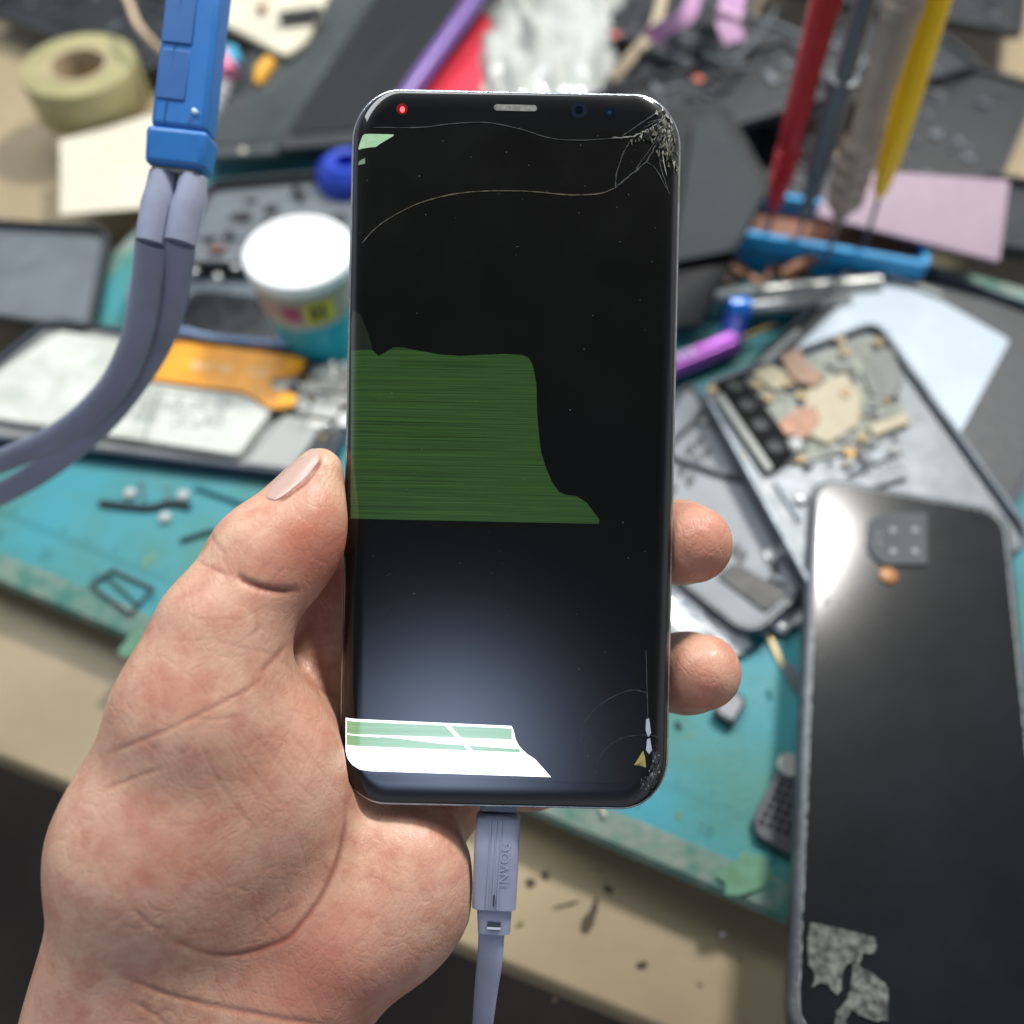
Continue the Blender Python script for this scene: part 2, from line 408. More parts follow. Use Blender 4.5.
# ---- little amber flex behind the opened phone
MB().plate([W(248, 346, .020), W(272, 338, .022), W(280, 340, .022), W(278, 346, .02), W(258, 351, .0195)], .001).build('flex_scrap', mat('dull_orange_film', 'd68f3c', .4), bevel=.0003,
    label='small orange flex scrap at the foot of the teal tub', cat='flex scrap')

# ---- dark shells at left, behind
shell('gutted_phone', 'grey-blue phone housing lying flat left of the tub', [(150, 232, .022), (120, 305, .022), (262, 330, .022), (300, 238, .022)], 0, .008, 'gutted phone', rim=mat('blue_grey_rim', '6f7b85', .35, metal=.4), floor_m=mat('blue_grey_panel', '59636b', .35, var=.25), base=None)
t, o, P, nn = shell('gutted_phone', 'dark phone housing with a grey inner tray behind the white-lidded tub', [(205, 180, .026), (172, 262, .026), (345, 265, .026), (375, 165, .026)], 0, .009, 'gutted phone', rim=M_dgrey, floor_m=mat('slate_panel', '666d72', .4, var=.2))
mb = MB(); rn = random.Random(12)
for i in range(26):
    c = W(rn.uniform(205, 340), rn.uniform(185, 250), .0225); s_ = rn.uniform(.001, .004)
    mb.box(c, (s_, 0, 0), (0, s_*rn.uniform(.3, 1), 0), (0, 0, .0009), rn.choice([0, 0, 1, 2]))
mb.build('inner_ribs', [M_dgrey, M_grey, mat('rust_bit', '7d4f44', .7)], o)
t = thing('black_case', 'glossy black phone back lying between the opened phone and the tub', 'phone back', W(235, 315, .012))
MB().plate([W(170, 330, .022), W(292, 345, .022), W(300, 300, .024), W(190, 288, .024)], .006, r=.008).build('back_cover', M_gloss, t, bevel=.0015, seg=3)
mb = MB()
for i, (x, y) in enumerate([(195, 272), (218, 277), (236, 268), (200, 262), (228, 262)]):
    mb.lathe(W(x, y, .0235), [(.002, 0), (.0018, .0012), (.0006, .0016)], n=10)
mb.build_split('lens_ring', M_silver, t, smooth=True)

# ---- big dark phones, top left
mb = MB()
t = thing('dark_phone', 'large dark grey glass phone lying at a slant above the tub', 'phone', W(330, 70, .015))
P = [W(196, 158, .022), W(330, 150, .026), W(505, -90, .05), W(330, -110, .05)]
MB().plate(P, .006, r=.006).build('body', mat('grey_black_housing', '3d4345', .4, var=.2), t, bevel=.001)
c = sum(P, Vector())/4
MB().plate([c+(p-c)*.93+Vector((0, 0, .0007)) for p in P], .0005, r=.005).build('screen', mat('dusty_screen', '4b5152', .25, var=.3, scale=14, bump=.03), t)
t = thing('purple_phone', 'black phone in a violet edged case leaning beside the red card', 'phone', W(420, 60, .02))
P = [W(352, 150, .030), W(415, 140, .030), W(560, -90, .055), W(440, -110, .055)]
P = [W(272, 150, .030), W(368, 142, .030), W(512, -60, .055), W(420, -75, .055)]
MB().plate(P, .008, r=.006).build('case', M_black, t, bevel=.0016, seg=3)
MB().tube([P[1]*.97+P[2]*.03+Vector((.001, 0, -.003)), P[2]+Vector((.001, 0, -.003))], .0055, 14).build('violet_bumper', mat('violet_case', '6f4f9c', .35, var=.25, scale=30, coat=.3), t, smooth=True)
c = sum(P, Vector())/4
MB().plate([c+(p-c)*.89+Vector((0, 0, .0008)) for p in P], .0008, r=.005).build('screen', mat('dull_black_screen', '14171a', .55, spec=.25, var=.2), t)
MB().plate([W(395, 135, .022), W(481, 4, .028), W(497, 38, .027), W(516, 135, .022)], .004, r=.002).build('red_card', mat('red_card', 'cf2a3f', .5, var=.06, scale=20, bump=.05), bevel=.0006, label='bright red card box with a pointed end above the held phone', cat='box')
# blue rubber item at the left edge of the held phone
b_ = W(352, 195, .012)
MB().lathe(b_, [(.006, 0), (.015, .003), (.0175, .010), (.0155, .018), (.010, .022), (.006, .0215), (.005, .014)], n=32).build('rubber_stopper', mat('royal_blue_rubber', '2340b4', .35, var=.12), smooth=True, label='royal blue round rubber cap beside the left edge of the cracked phone', cat='cap')

# ---- top left corner bits
b_ = W(95, 105, .010)
t = thing('tape_roll', 'yellowish translucent tape roll behind the blue plug', 'tape roll', b_)
MB().lathe(b_, [(.018, 0), (.032, 0), (.0325, .001), (.0325, .024), (.032, .025), (.018, .025), (.0175, .024), (.0175, .001), (.018, 0)], n=48, cap=False).build('tape', mat('yellowed_tape', 'a8a274', .35, var=.25, scale=25, bump=.2), t, smooth=True)
MB().lathe(b_, [(.0155, -.0002), (.0174, -.0002), (.0174, .0252), (.0155, .0252), (.0155, -.0002)], n=40, cap=False).build('core', mat('card_core', 'b9a888', .8), t, smooth=True)
MB().tube(arc([W(100, -60, .05), W(126, -5, .055), W(140, 28, .052), W(172, 60, .035), W(210, 90, .016)]), .0018, 10).build('cable', mat('cream_cable', 'd8bfa0', .5), smooth=True, label='thin cream cable arcing over the tape roll', cat='cable')
P = [W(60, 140, .016), W(60, 215, .013), W(178, 205, .013), W(215, 120, .017), (W(150, 115, .017))]
MB().plate(P, .0012, r=.002).build('paper_sheet', mat('cream_paper', 'cfc8b4', .8, var=.1, scale=20, bump=.1), label='cream paper sheet under the tape roll', cat='paper')
t = thing('charger_board', 'cream plastic panel with a brown spot at the top left', 'plastic panel', W(290, 20, .02))
MB().plate([W(205, -45, .045), W(222, 22, .040), W(285, 55, .038), W(306, 40, .039), W(345, -40, .045)], .004, r=.003).build('panel', M_cream, t, bevel=.001)
MB().lathe(W(262, 8, .0435), [(.003, 0), (.0032, .0012), (.001, .0018)], n=16).build('brown_knob', mat('brown_resin', '8f5a40', .5), t, smooth=True)
MB().box(W(300, 14, .0445), (.012, .003, 0), (-.001, .004, 0), (0, 0, .0012)).build('slot', M_black, t, bevel=.0008)
MB().plate([W(215, 22, .032), W(205, 95, .024), W(250, 110, .022), W(312, 55, .03)], .004, r=.003).build('grey_tablet', M_gloss2, bevel=.001, label='small grey glass tablet below the cream panel', cat='tablet')
MB().tube([W(257, 84, .031), W(262, 72, .033), W(270, 62, .034)], [.0022, .0046, .004], 12).build('yellow_plug', mat('yellow_rubber', 'e8a91c', .5, var=.2, scale=200), smooth=True, label='small yellow rubber plug on the grey tablet', cat='plug')
mb = MB()
for k_ in range(2):
    pts = []
    for i in range(40):
        s_ = i/39; p = W(232-22*s_, 68+52*s_, .036-.012*s_); an = s_*22+math.pi*k_
        pts.append(p+Vector((math.cos(an)*.0024, 0, math.sin(an)*.0024)))
    mb.tube(pts, .0023, 8)
mb.build('twisted_cord', mat('pale_grey_braid', 'c2c4c4', .6, var=.2, scale=500, bump=.6), smooth=True, label='pale grey twisted cord just right of the blue plug', cat='cord')
t = thing('striped_cap', 'small pink and cyan striped cap at the end of the twisted cord', 'cap', W(228, 66, .038))
MB().tube([W(222, 55, .040), W(230, 74, .038)], [.0055, .0048], 14).build('pink_half', mat('pink_rubber', 'e07f9c', .5), t, smooth=True)
MB().tube([W(230, 52, .0405), W(236, 66, .039)], [.0046, .004], 14).build('cyan_half', mat('cyan_rubber', '38a4c4', .5), t, smooth=True)
MB().lathe(W(243, 152, .029), [(.002, 0), (.0022, .001), (.001, .0022)], n=8).build('crumb', M_cream, smooth=True, label='tiny cream crumb on the dark phone above the tub', cat='crumb')

# ---- clear plastic bags
def bag(name, label, quad, z, seed, m, lift=.012, n=46, th=.0003):
    rn = random.Random(seed); Q = [W(x, y, z) for x, y in quad]; vs = []
    ph = [(rn.uniform(6, 30), rn.uniform(6, 30), rn.uniform(0, 6), rn.uniform(.3, 1)) for _ in range(12)]
    for i in range(n):
        for j in range(n):
            u, v = i/(n-1), j/(n-1)
            p = (Q[0]*(1-u)+Q[1]*u)*(1-v)+(Q[3]*(1-u)+Q[2]*u)*v
            h = sum(a_/(1+.06*(fx_+fy_))*abs(math.sin(fx_*u+fy_*v+q)) for fx_, fy_, q, a_ in ph)/6
            e_ = min(1, 6*min(u, 1-u, v, 1-v)+.15)
            p = p+Vector((math.sin(v*17+u*9)*.0018, math.sin(u*21+v*8)*.0018, h*lift*2.2*e_))
            vs.append(p)
    mb = MB().add(vs, [(i*n+j, (i+1)*n+j, (i+1)*n+j+1, i*n+j+1) for i in range(n-1) for j in range(n-1)])
    o = mb.build(name, m, smooth=True, label=label, cat='plastic bag', ang=35)
    s_ = o.modifiers.new('thickness', 'SOLIDIFY'); s_.thickness = th; return o
M_film = mat('crinkled_clear_film', 'c9cdc6', .14, var=.12, scale=30, bump=.1, alpha=.72, spec=.8)
bag('plastic_bag', 'crumpled clear plastic bag behind the top edge of the cracked phone', [(470, 125), (600, 130), (640, -70), (480, -70)], .016, 5, M_film, .022)
MB().plate([W(480, 130, .018), W(628, 135, .018), W(650, 20, .016), W(510, 10, .016)], .002).build('cream_sheet', mat('yellowed_card', 'b8b292', .7, var=.2, scale=20), label='yellowed card under the clear plastic bag', cat='card')
M_film2 = mat('white_film', 'e4e8ea', .16, var=.06, scale=30, bump=.05, alpha=.9, spec=.8)
bag('plastic_bag', 'white plastic film between the two visible fingertips', [(630, 625), (745, 660), (752, 600), (640, 560)], MAT_Z+.002, 11, M_film2, .006)
bag('plastic_bag', 'clear plastic strip beside the tall black phone back, above the brass strip', [(738, 632), (830, 628), (830, 590), (742, 606)], MAT_Z+.002, 15, M_film2, .004)

# ---- dark clutter, top right
def dark_part(px, py, L_, W_, ang_, z, label, name='gutted_phone', tilt=0., m=M_dgrey, fm=M_black, ribs=6, seed=1, cat='gutted phone'):
    c = W(px, py, z); u = Vector((math.cos(ang_), math.sin(ang_), math.sin(tilt))).normalized(); v = Vector((-math.sin(ang_), math.cos(ang_), 0))
    P = [c-u*L_/2-v*W_/2, c+u*L_/2-v*W_/2, c+u*L_/2+v*W_/2, c-u*L_/2+v*W_/2]
    t = thing(name, label, cat, c-Vector((0, 0, .008)), 'dark phone parts heaped behind the held phone')
    MB().ring(P, .006, .003, r=.007).build('rim', m, t, bevel=.0007)
    nrm = normal_of(P); nrm = nrm if nrm.z > 0 else -nrm
    Q = [p-nrm*.003 for p in P]; fl_ = MB().plate([c+(q-c)*.97 for q in Q], .0015, r=.006).build('floor_panel', fm, t)
    rn = random.Random(seed); mb = MB()
    for i in range(ribs*3):
        q = c-nrm*.0026+u*rn.uniform(-.42, .42)*L_+v*rn.uniform(-.38, .38)*W_
        a_ = rn.uniform(.001, .008); b2 = rn.uniform(.0006, .003)
        if rn.random() < .5: a_, b2 = b2, a_
        mb.box(q, u*a_, v*b2, nrm*.0012, rn.choice([0, 0, 0, 1, 2]))
    for i in range(4):
        q = c-nrm*.002+u*rn.uniform(-.4, .4)*L_+v*rn.uniform(-.36, .36)*W_
        mb.lathe(q, [(.0016, 0), (.0016, .0012), (.0008, .0014)], axis=nrm, n=10, mi=rn.choice([1, 2]))
    mb.build('circuit_board', [M_dgrey, M_rim, M_grey], t, bevel=.0002)
    return t
R = math.radians
dark_part(640, 75, .15, .07, R(60), .022, 'dark phone frame with red screw beside the crumpled bag', seed=2)
dark_part(705, 95, .13, .06, R(18), .036, 'black bracket frame with small silver screws above the cracked corner', seed=3, tilt=.1)
dark_part(730, 40, .15, .07, R(-38), .028, 'grey phone frame crossing behind the red screwdriver', seed=4, m=M_grey, fm=M_dgrey)
dark_part(845, 60, .15, .075, R(25), .018, 'wide grey-black frame behind the grey screwdriver', seed=5, fm=M_gloss2)
dark_part(700, -20, .16, .075, R(70), .030, 'long dark frame at the top edge above the lilac ribbon', seed=6)
dark_part(900, -20, .16, .075, R(-20), .022, 'black frame at the top edge right of the tan screwdriver', seed=7)
dark_part(560, -30, .16, .075, R(15), .012, 'black frame behind the crumpled bag', seed=8)
dark_part(950, 130, .15, .072, R(60), .014, 'black frame right of the yellow screwdriver', seed=9)
dark_part(790, 170, .12, .06, R(-60), .012, 'grey frame behind the shafts of the red and grey screwdrivers', seed=10, m=M_grey, fm=M_dgrey)
dark_part(100, 10, .15, .075, R(-30), .010, 'black frame behind the tape roll', seed=13)
MB().lathe(W(615, 36, .030), [(.0028, 0), (.003, .001), (.0012, .002)], n=14).build('red_screw', mat('red_enamel', 'c2402c', .4), smooth=True, label='red screw head on the dark frame right of the bag', cat='screw')
MB().lathe(W(698, 80, .042), [(.0032, 0), (.0034, .001), (.0012, .002)], n=14).build('orange_grommet', mat('brick_rubber', 'a8523c', .6), smooth=True, label='brick orange grommet on the black bracket frame', cat='grommet')
MB().tube(arc([W(705, 55, .045), W(730, 62, .050), W(755, 40, .052), W(775, 12, .045)]), .0014, 8).build('steel_spring_wire', M_rim, smooth=True, label='bent steel wire beside the red screwdriver', cat='wire')
def ribbon(name, pts, w, m, label, cat='ribbon', th=.0006, tw=0.):
    P = arc(pts, 8); mb = MB(); vs = []; k = len(P)
    for i, p in enumerate(P):
        t_ = (P[min(i+1, k-1)]-P[max(i-1, 0)]).normalized(); s_ = t_.cross(Vector((0, -.5, .85))).normalized()
        an = tw*i/k; nn_ = s_.cross(t_); s2 = s_*math.cos(an)+nn_*math.sin(an); n2 = s2.cross(t_)
        vs += [p+s2*w/2+n2*th/2, p-s2*w/2+n2*th/2, p-s2*w/2-n2*th/2, p+s2*w/2-n2*th/2]
    fs = [(4*i+j, 4*i+(j+1) % 4, 4*i+4+(j+1) % 4, 4*i+4+j) for i in range(k-1) for j in range(4)]+[(3, 2, 1, 0), (4*k-4, 4*k-3, 4*k-2, 4*k-1)]
    mb.add(vs, fs); return mb.build(name, m, smooth=True, label=label, cat=cat)
ribbon('lilac_ribbon', [W(700, -40, .055), W(690, 10, .060), W(668, 26, .056), W(650, 38, .050), W(668, 48, .048)], .009, M_lilac, 'curled lilac ribbon above the cracked top right corner', tw=1.2)
ribbon('pink_ribbon', [W(738, -40, .06), W(732, 5, .064), W(728, 22, .060), W(735, 42, .054)], .014, M_lilac, 'short straight lilac flap left of the red screwdriver', tw=.3)
ribbon('tan_strap', [W(668, -30, .050), W(655, 25, .048), W(632, 55, .044), W(612, 78, .040)], .006, mat('tan_strap', 'a89a80', .6, var=.2), 'narrow tan strap slanting above the front camera', tw=.6)

# ---- standing dark display right of the held phone
t = thing('dark_display', 'dark glass display panel leaning just right of the held phone', 'display panel', W(700, 320, .012))
P = [W(560, 340, .022), W(700, 328, .018), W(774, 190, .040), W(732, 108, .055), W(640, 108, .055)]
P = [W(590, 335, .020), W(700, 325, .020), W(772, 184, .036), W(728, 104, .048), W(618, 112, .048)]
MB().plate(P, .003, r=.003).build('glass', mat('black_sheet', '17191c', .6, spec=.2), t, bevel=.0007)
P2 = [W(672, 262, .0305), W(735, 250, .0318), W(764, 188, .0385), W(716, 116, .0485), W(694, 120, .048)]
MB().plate([p+Vector((0, -.001, .0012)) for p in P2], .0003).build('grey_reflection', mat('reflection_grey', '3b3f40', .75, spec=.15, var=.1, scale=20, bump=.02), t)  # greyish reflection on the glass, painted as a thin matt patch

# ---- blue organiser, pink tray, screwdrivers
hz = .030
a1, b1 = W(735, 232, hz), W(930, 266, hz); dd = (b1-a1).normalized(); bb = Vector((-dd.y, dd.x, 0)); Lh = (b1-a1).length
t = thing('tool_holder', 'bright blue tool holder carrying the upright screwdrivers', 'tool holder', Vector((*((a1+b1)/2).xy, MAT_Z)))
M_hb = mat('cyan_blue_plastic', '1c90c8', .35, var=.12)
MB().ring([a1, b1, b1+bb*.036, a1+bb*.036], hz-MAT_Z-.0006, .0035, r=.003).build('walls', M_hb, t, bevel=.0008)
MB().prism([a1+Vector((0, 0, -.009)), b1+Vector((0, 0, -.009)), b1+bb*.036+Vector((0, 0, -.009)), a1+bb*.036+Vector((0, 0, -.009))], (0, 0, .003)).build('shelf', mat('brown_shelf', '7a4f3a', .7), t)
MB().plate([W(815, 215, .034), W(838, 168, .046), W(1010, 180, .046), W(1000, 262, .034)], .002, r=.002).build('lilac_sheet', mat('lilac_card', '94808f', .6, var=.08), bevel=.0004, label='pale lilac card behind the yellow screwdriver', cat='card')
mb = MB(); rn = random.Random(21)
for i in range(34):
    c = W(rn.uniform(700, 850), rn.uniform(250, 296), MAT_Z+.004); s_ = rn.uniform(.0015, .0055)
    an = rn.uniform(0, 3); mb.box(c, Vector((math.cos(an), math.sin(an), .2))*s_, Vector((-math.sin(an), math.cos(an), 0))*s_*.5, (0, 0, .0015), rn.choice([0, 1, 2, 3, 0]))
mb.build('loose_screws', [M_dgrey, M_copper, M_cream, M_grey], bevel=.0003, label='loose heap of dark and copper scraps in front of the blue holder', cat='scraps', kind='stuff')
MB().tube([W(780, 276, .017), W(825, 250, .024)], [.003, .0035], 10).build('copper_bit', M_copper, smooth=True, label='copper coloured bit lying against the blue holder', cat='bit')

def screwdriver(name, label, foot, zf, head, prof, mats, group='screwdrivers standing in the blue holder', shaft_r=.0011):
    """prof: (fraction start along, radius, material) list for the handle, fraction of the total length"""
    b = W(*foot, zf); h = rise(b, head[1]); top = W(head[0], head[1], b.z+h)
    top = b+(top-b)*1.35
    ax = (top-b); L_ = ax.length; ax.normalize()
    t = thing(name, label, 'screwdriver', b, group)
    MB().lathe(b, [(.0003, 0), (shaft_r, .002), (shaft_r, prof[0][0]*L_+.002)], axis=ax, n=10).build('shaft', M_rim, t, smooth=True)
    k = 0
    while k < len(prof)-1:
        seg = [prof[k]]
        while k < len(prof)-1 and prof[k+1][2] == prof[k][2]: k += 1; seg.append(prof[k])
        if k < len(prof)-1: k += 1; seg.append((prof[k][0], prof[k][1], 0))
        MB().lathe(b, [(seg[0][1]*.6, seg[0][0]*L_)]+[(r_, f_*L_) for f_, r_, _ in seg], axis=ax, n=24).build('handle' if seg[0][2] == 0 else 'collar', mats[seg[0][2]], t, smooth=True, ang=30)
    return t
def ribs(f0, f1, r, n, m=0, d_=.0005):
    out = []
    for i in range(n):
        a_ = f0+(f1-f0)*i/n; w_ = (f1-f0)/n; out += [(a_+w_*.1, r-d_, m), (a_+w_*.3, r, m), (a_+w_*.8, r, m), (a_+w_*.95, r-d_, m)]
    return out
M_red = mat('red_anodised', 'b4222a', .3, metal=.15, var=.15, scale=80)
M_gm = mat('gunmetal', '6b747a', .35, metal=.15, var=.15)
M_tan = mat('bronze_grey_metal', 'a08f80', .4, metal=.15, var=.2)
M_yel = mat('yellow_handle', 'f2c200', .35, var=.06)
screwdriver('screwdriver', 'red metallic screwdriver standing in the blue holder', (766, 238), .026, (826, 0), [(.10, .0016, 0), (.16, .0042, 0), (.20, .0045, 0)]+ribs(.21, .32, .0054, 5, d_=.0011)+[(.33, .0052, 0), (.42, .0055, 0), (.55, .0056, 0), (.75, .0062, 0), (1, .0062, 0)], [M_red, M_red])
screwdriver('screwdriver', 'gunmetal grey screwdriver standing between the red and the tan ones', (798, 240), .026, (866, 0), [(.10, .0028, 0), (.16, .003, 0)]+ribs(.17, .25, .0047, 3, d_=.0011)+[(.26, .0056, 0), (.52, .0058, 0), (.525, .0063, 0), (.54, .0063, 0), (.545, .0042, 0), (1, .0042, 0)], [M_gm, M_gm])
screwdriver('screwdriver', 'tan bronze ringed screwdriver standing right of the grey one', (826, 262), .026, (905, 0), [(.14, .0018, 0), (.19, .0052, 0)]+ribs(.20, .40, .0082, 4, d_=.0009)+[(.41, .0062, 0), (.66, .0070, 0), (.70, .0070, 0), (.705, .0076, 0), (.74, .0076, 0), (.745, .0070, 0), (.79, .0070, 1), (1, .0072, 1)], [M_tan, mat('rusty_brown', '8a5a42', .5, metal=.3)])
screwdriver('screwdriver', 'yellow handled screwdriver standing at the right end of the holder', (864, 248), .026, (930, 20), [(.20, .0016, 0), (.23, .0034, 0), (.32, .0048, 0), (.50, .0056, 0), (1, .006, 0)], [M_yel, M_yel])

def lying_rod(name, label, cat, p0, p1, seq, cuts):
    ax = (p1-p0); L_ = ax.length; ax.normalize(); t = thing(name, label, cat, p0-Vector((0, 0, .005)))
    for nm, f0, f1, r0, r1, m in seq:
        MB().lathe(p0, [(r0*.8, f0*L_), (r0, f0*L_+.0006), (r1, f1*L_-.0006), (r1*.8, f1*L_)], axis=ax, n=22).build(nm, m, t, smooth=True, ang=50)
    return t
lying_rod('silver_pen', 'long silver pen lying in front of the blue holder', 'pen', W(712, 297, .020), W(880, 283, .020), [('tip', 0, .28, .003, .0042, M_plate), ('barrel', .28, 1, .0042, .0042, M_silver)], 0)
lying_rod('blue_capped_driver', 'silver screwdriver with a shiny blue end cap lying below the long pen', 'screwdriver', W(728, 310, .019), W(850, 300, .019), [('cap', 0, .17, .0062, .0062, mat('bright_blue_cap', '1a80e8', .18, metal=.3, coat=1)), ('barrel', .17, 1, .0036, .0036, M_silver)], 0)
lying_rod('blue_socket', 'dark blue socket tool lying under the shiny blue cap', 'socket', W(736, 318, .015), W(730, 345, .015), [('socket', 0, 1, .006, .0055, mat('navy_blue_plastic', '16308a', .3))], 0)
# purple driver
p0, p1 = W(600, 398, .017), W(733, 342, .017)
ax = (p1-p0).normalized(); L_ = (p1-p0).length
t = thing('purple_driver', 'purple ribbed screwdriver with gold shaft lying by the right edge of the held phone', 'screwdriver', p0-Vector((0, 0, .006)))
hd = MB(); M_pur = mat('purple_anodised', 'b565c8', .3, metal=.4, var=.12)
for k_ in range(8):
    an = k_*math.pi/4; uu = Vector((0, 0, 1)); vv = ax.cross(uu)
    hd.tube([p0+(uu*math.cos(an)+vv*math.sin(an))*.0036, p1+(uu*math.cos(an)+vv*math.sin(an))*.0036], .0018, 8)
hd.lathe(p0, [(.0034, 0), (.0042, .001), (.0042, L_-.001), (.0034, L_+.001)], axis=ax, n=16)
hd.build('handle', M_pur, t, smooth=True, ang=60)
mb = MB(); yv = Vector((0, 0, 1)).cross(ax); text(mb, 'ETE', p0+ax*L_*.56+Vector((0, 0, .0056))-yv*.0022, ax, yv, .006); mb.build('lettering', M_white, t)
MB().lathe(p1, [(.0012, 0), (.0010, .018), (.0006, .024)], axis=ax, n=10).build('shaft', M_gold, t, smooth=True)

# ---- big pale-lined chassis, right back
zc = .022
t, fl, P, nn = shell('opened_phone', 'black phone frame with pale blue-white lining behind the camera chassis', [(655, 452, zc), (872, 246, zc), (1110, 330, zc), (985, 560, zc)], 0, .009, 'phone frame', rim=mat('charcoal_rim', '4c5259', .4, metal=.4, var=.3), floor_m=M_dgrey, wall=.0022, r=.012, depth=.004)
MB().plate(wp([(700, 440), (858, 288), (905, 280), (1010, 340), (940, 470)], zc-.0030), .0006, r=.003).build('lining', mat('pale_blue_film', 'b2bfc8', .25, var=.04, scale=20, bump=.03), t)
mb = MB()
for (x0, y0, x1, y1) in [(745, 378, 798, 332), (880, 272, 940, 296), (700, 425, 735, 392)]:
    mb.tube(wp([(x0, y0), (x1, y1)], zc-.0022), .0016, 8)
mb.build_split('clip_rail', mat('pale_rail', 'a9aca6', .5), t, smooth=True)

# ---- camera chassis
zc = .030
A_, B_, C_, D_ = (698, 384, zc), (878, 318, zc), (1040, 540, zc), (838, 640, zc)
t, fl, P, nn = shell('opened_phone', 'phone chassis with triple camera bar and cream shields right of the held phone', [A_, B_, C_, D_], 0, .008, 'opened phone', rim=mat('steel_blue_rim', '596269', .38, metal=.5, var=.4, scale=120), floor_m=mat('grey_midframe', '6b7176', .45, var=.25, scale=60, metal=.3), wall=.0024, r=.009, depth=.0035, base=W(830, 470, MAT_Z))
zi = zc-.0033
U = (P[1]-P[0]).normalized(); V = (P[3]-P[0]).normalized()
bd = MB().plate(wp([(716, 392), (868, 336), (892, 352), (905, 420), (870, 448), (770, 468), (742, 440)], zi+.001), .001, r=.003).build('circuit_board', mat('olive_grey_board', '74786c', .5, col2='4b524c', scale=240, metal=.2), t)
mb = MB().plate(wp([(717, 384), (741, 372), (798, 450), (776, 469)], zi+.0034), .003, r=.0015)
cb = mb.build('camera_bar', mat('matt_black', '0b0c0d', .7, spec=.12), t, bevel=.0005)
for (x, y) in [(735, 386), (747, 405), (760, 425), (775, 447)]:
    b_ = W(x, y, zi+.0034)
    lm = MB().lathe(b_, [(.0034, 0), (.0034, .0008), (.0026, .0009), (.0024, .0003), (.0012, .0002), (.0001, .0004)], n=24).build('camera_lens', mat('lens_grey', '2c3033', .5, spec=.25), cb, smooth=True, ang=30)
MB().plate(wp([(716, 396), (722, 392), (774, 468), (768, 472)], zi+.003), .0018, r=.0008).build('steel_rail', M_plate, t, bevel=.0004)
mb = MB()
mb.plate(wp([(808, 388), (845, 372), (862, 398), (858, 425), (828, 444), (800, 430)], zi+.0026), .0012, r=.001)
mb.plate(wp([(752, 372), (772, 364), (786, 372), (790, 385), (775, 390), (764, 382)], zi+.0026), .0012, r=.001)
mb.plate(wp([(868, 424), (905, 412), (912, 422), (874, 436)], zi+.0026), .0012, r=.001)
mb.build_split('cream_shield', mat('cream_tape', '9c9378', .5, var=.1, scale=120), t, bevel=.0003)
mb = MB(); mb.plate(wp([(781, 354), (800, 347), (806, 362), (824, 374), (818, 386), (798, 382), (788, 372)], zi+.004), .0016); mb.build('foam_pad', M_brass, t, bevel=.0006)
mb = MB(); mb.plate(wp([(778, 422), (795, 410), (816, 406), (820, 420), (806, 438), (784, 434)], zi+.0032), .0005, r=.001)
mb.build('copper_film', M_copper, t, bevel=.0002)
mb = MB(); mb.plate(wp([(786, 440), (800, 436), (803, 446), (792, 453)], zi+.0034), .0008); mb.build('white_pad', mat('pad_white', 'aeb2b0', .6), t)
mb = MB()
for (x, y) in [(757, 385), (788, 383), (768, 398), (801, 396), (844, 352), (840, 340), (878, 342), (862, 438), (712, 390), (845, 393)]:
    b_ = W(x, y, zi+.0026); mb.lathe(b_, [(.0021, 0), (.0021, .0009), (.0013, .001), (.0012, .0004), (.0001, .0004)], n=16)
mb.build_split('screw', mat('brassy_screw', 'a8946a', .5, metal=.2, var=.3, scale=300), t, smooth=True, ang=30)
mb = MB(); rn = random.Random(31)
for i in range(130):
    x, y = rn.uniform(740, 900), rn.uniform(340, 465)
    if y < 395-.36*(x-740)+6 or y > 480-.35*(x-740)+30: continue
    s_ = rn.uniform(.0005, .0026); mb.box(W(x, y, zi+.0014), U*s_, V*s_*rn.uniform(.4, 1), Vector((0, 0, .0006)), rn.choice([0, 0, 1, 2, 3, 3]))
mb.build('components', [M_dgrey, M_gold, M_plate, M_grey], bd, bevel=.0001)
mb = MB()
mb.plate(wp([(872, 352), (892, 348), (905, 380), (890, 400), (872, 395), (862, 372)], zi+.0024), .001, r=.001)
mb.plate(wp([(824, 362), (848, 356), (858, 370), (838, 372)], zi+.0024), .001, r=.001)
mb.build_split('grey_shield', mat('grey_shield', '5f6360', .5, metal=.1, var=.25), t, bevel=.0003)
mb = MB(); ux = (W(890, 462, zi)-W(840, 482, zi)).normalized(); uy = Vector((-ux.y, ux.x, 0))
text(mb, 'COM', W(872, 479, zi+.0006), ux, uy, .0072, th=.0003)
mb.build('lettering', mat('pale_grey_lettering', 'a4aab0', .5), t)
mb = MB()
for (x0, y0, x1, y1) in [(848, 476, 900, 452), (812, 500, 830, 560), (846, 495, 905, 478), (776, 482, 800, 520)]:
    mb.tube(wp([(x0, y0), (x1, y1)], zi+.0008), .0009, 8)
for (x, y) in [(857, 490), (830, 505), (800, 500)]:
    mb.lathe(W(x, y, zi), [(.003, 0), (.0026, .0014), (.001, .0018)], n=14)
mb.build_split('mould_rib', mat('silver_grey_ribs', '8d949a', .3, metal=.5), t, smooth=True)

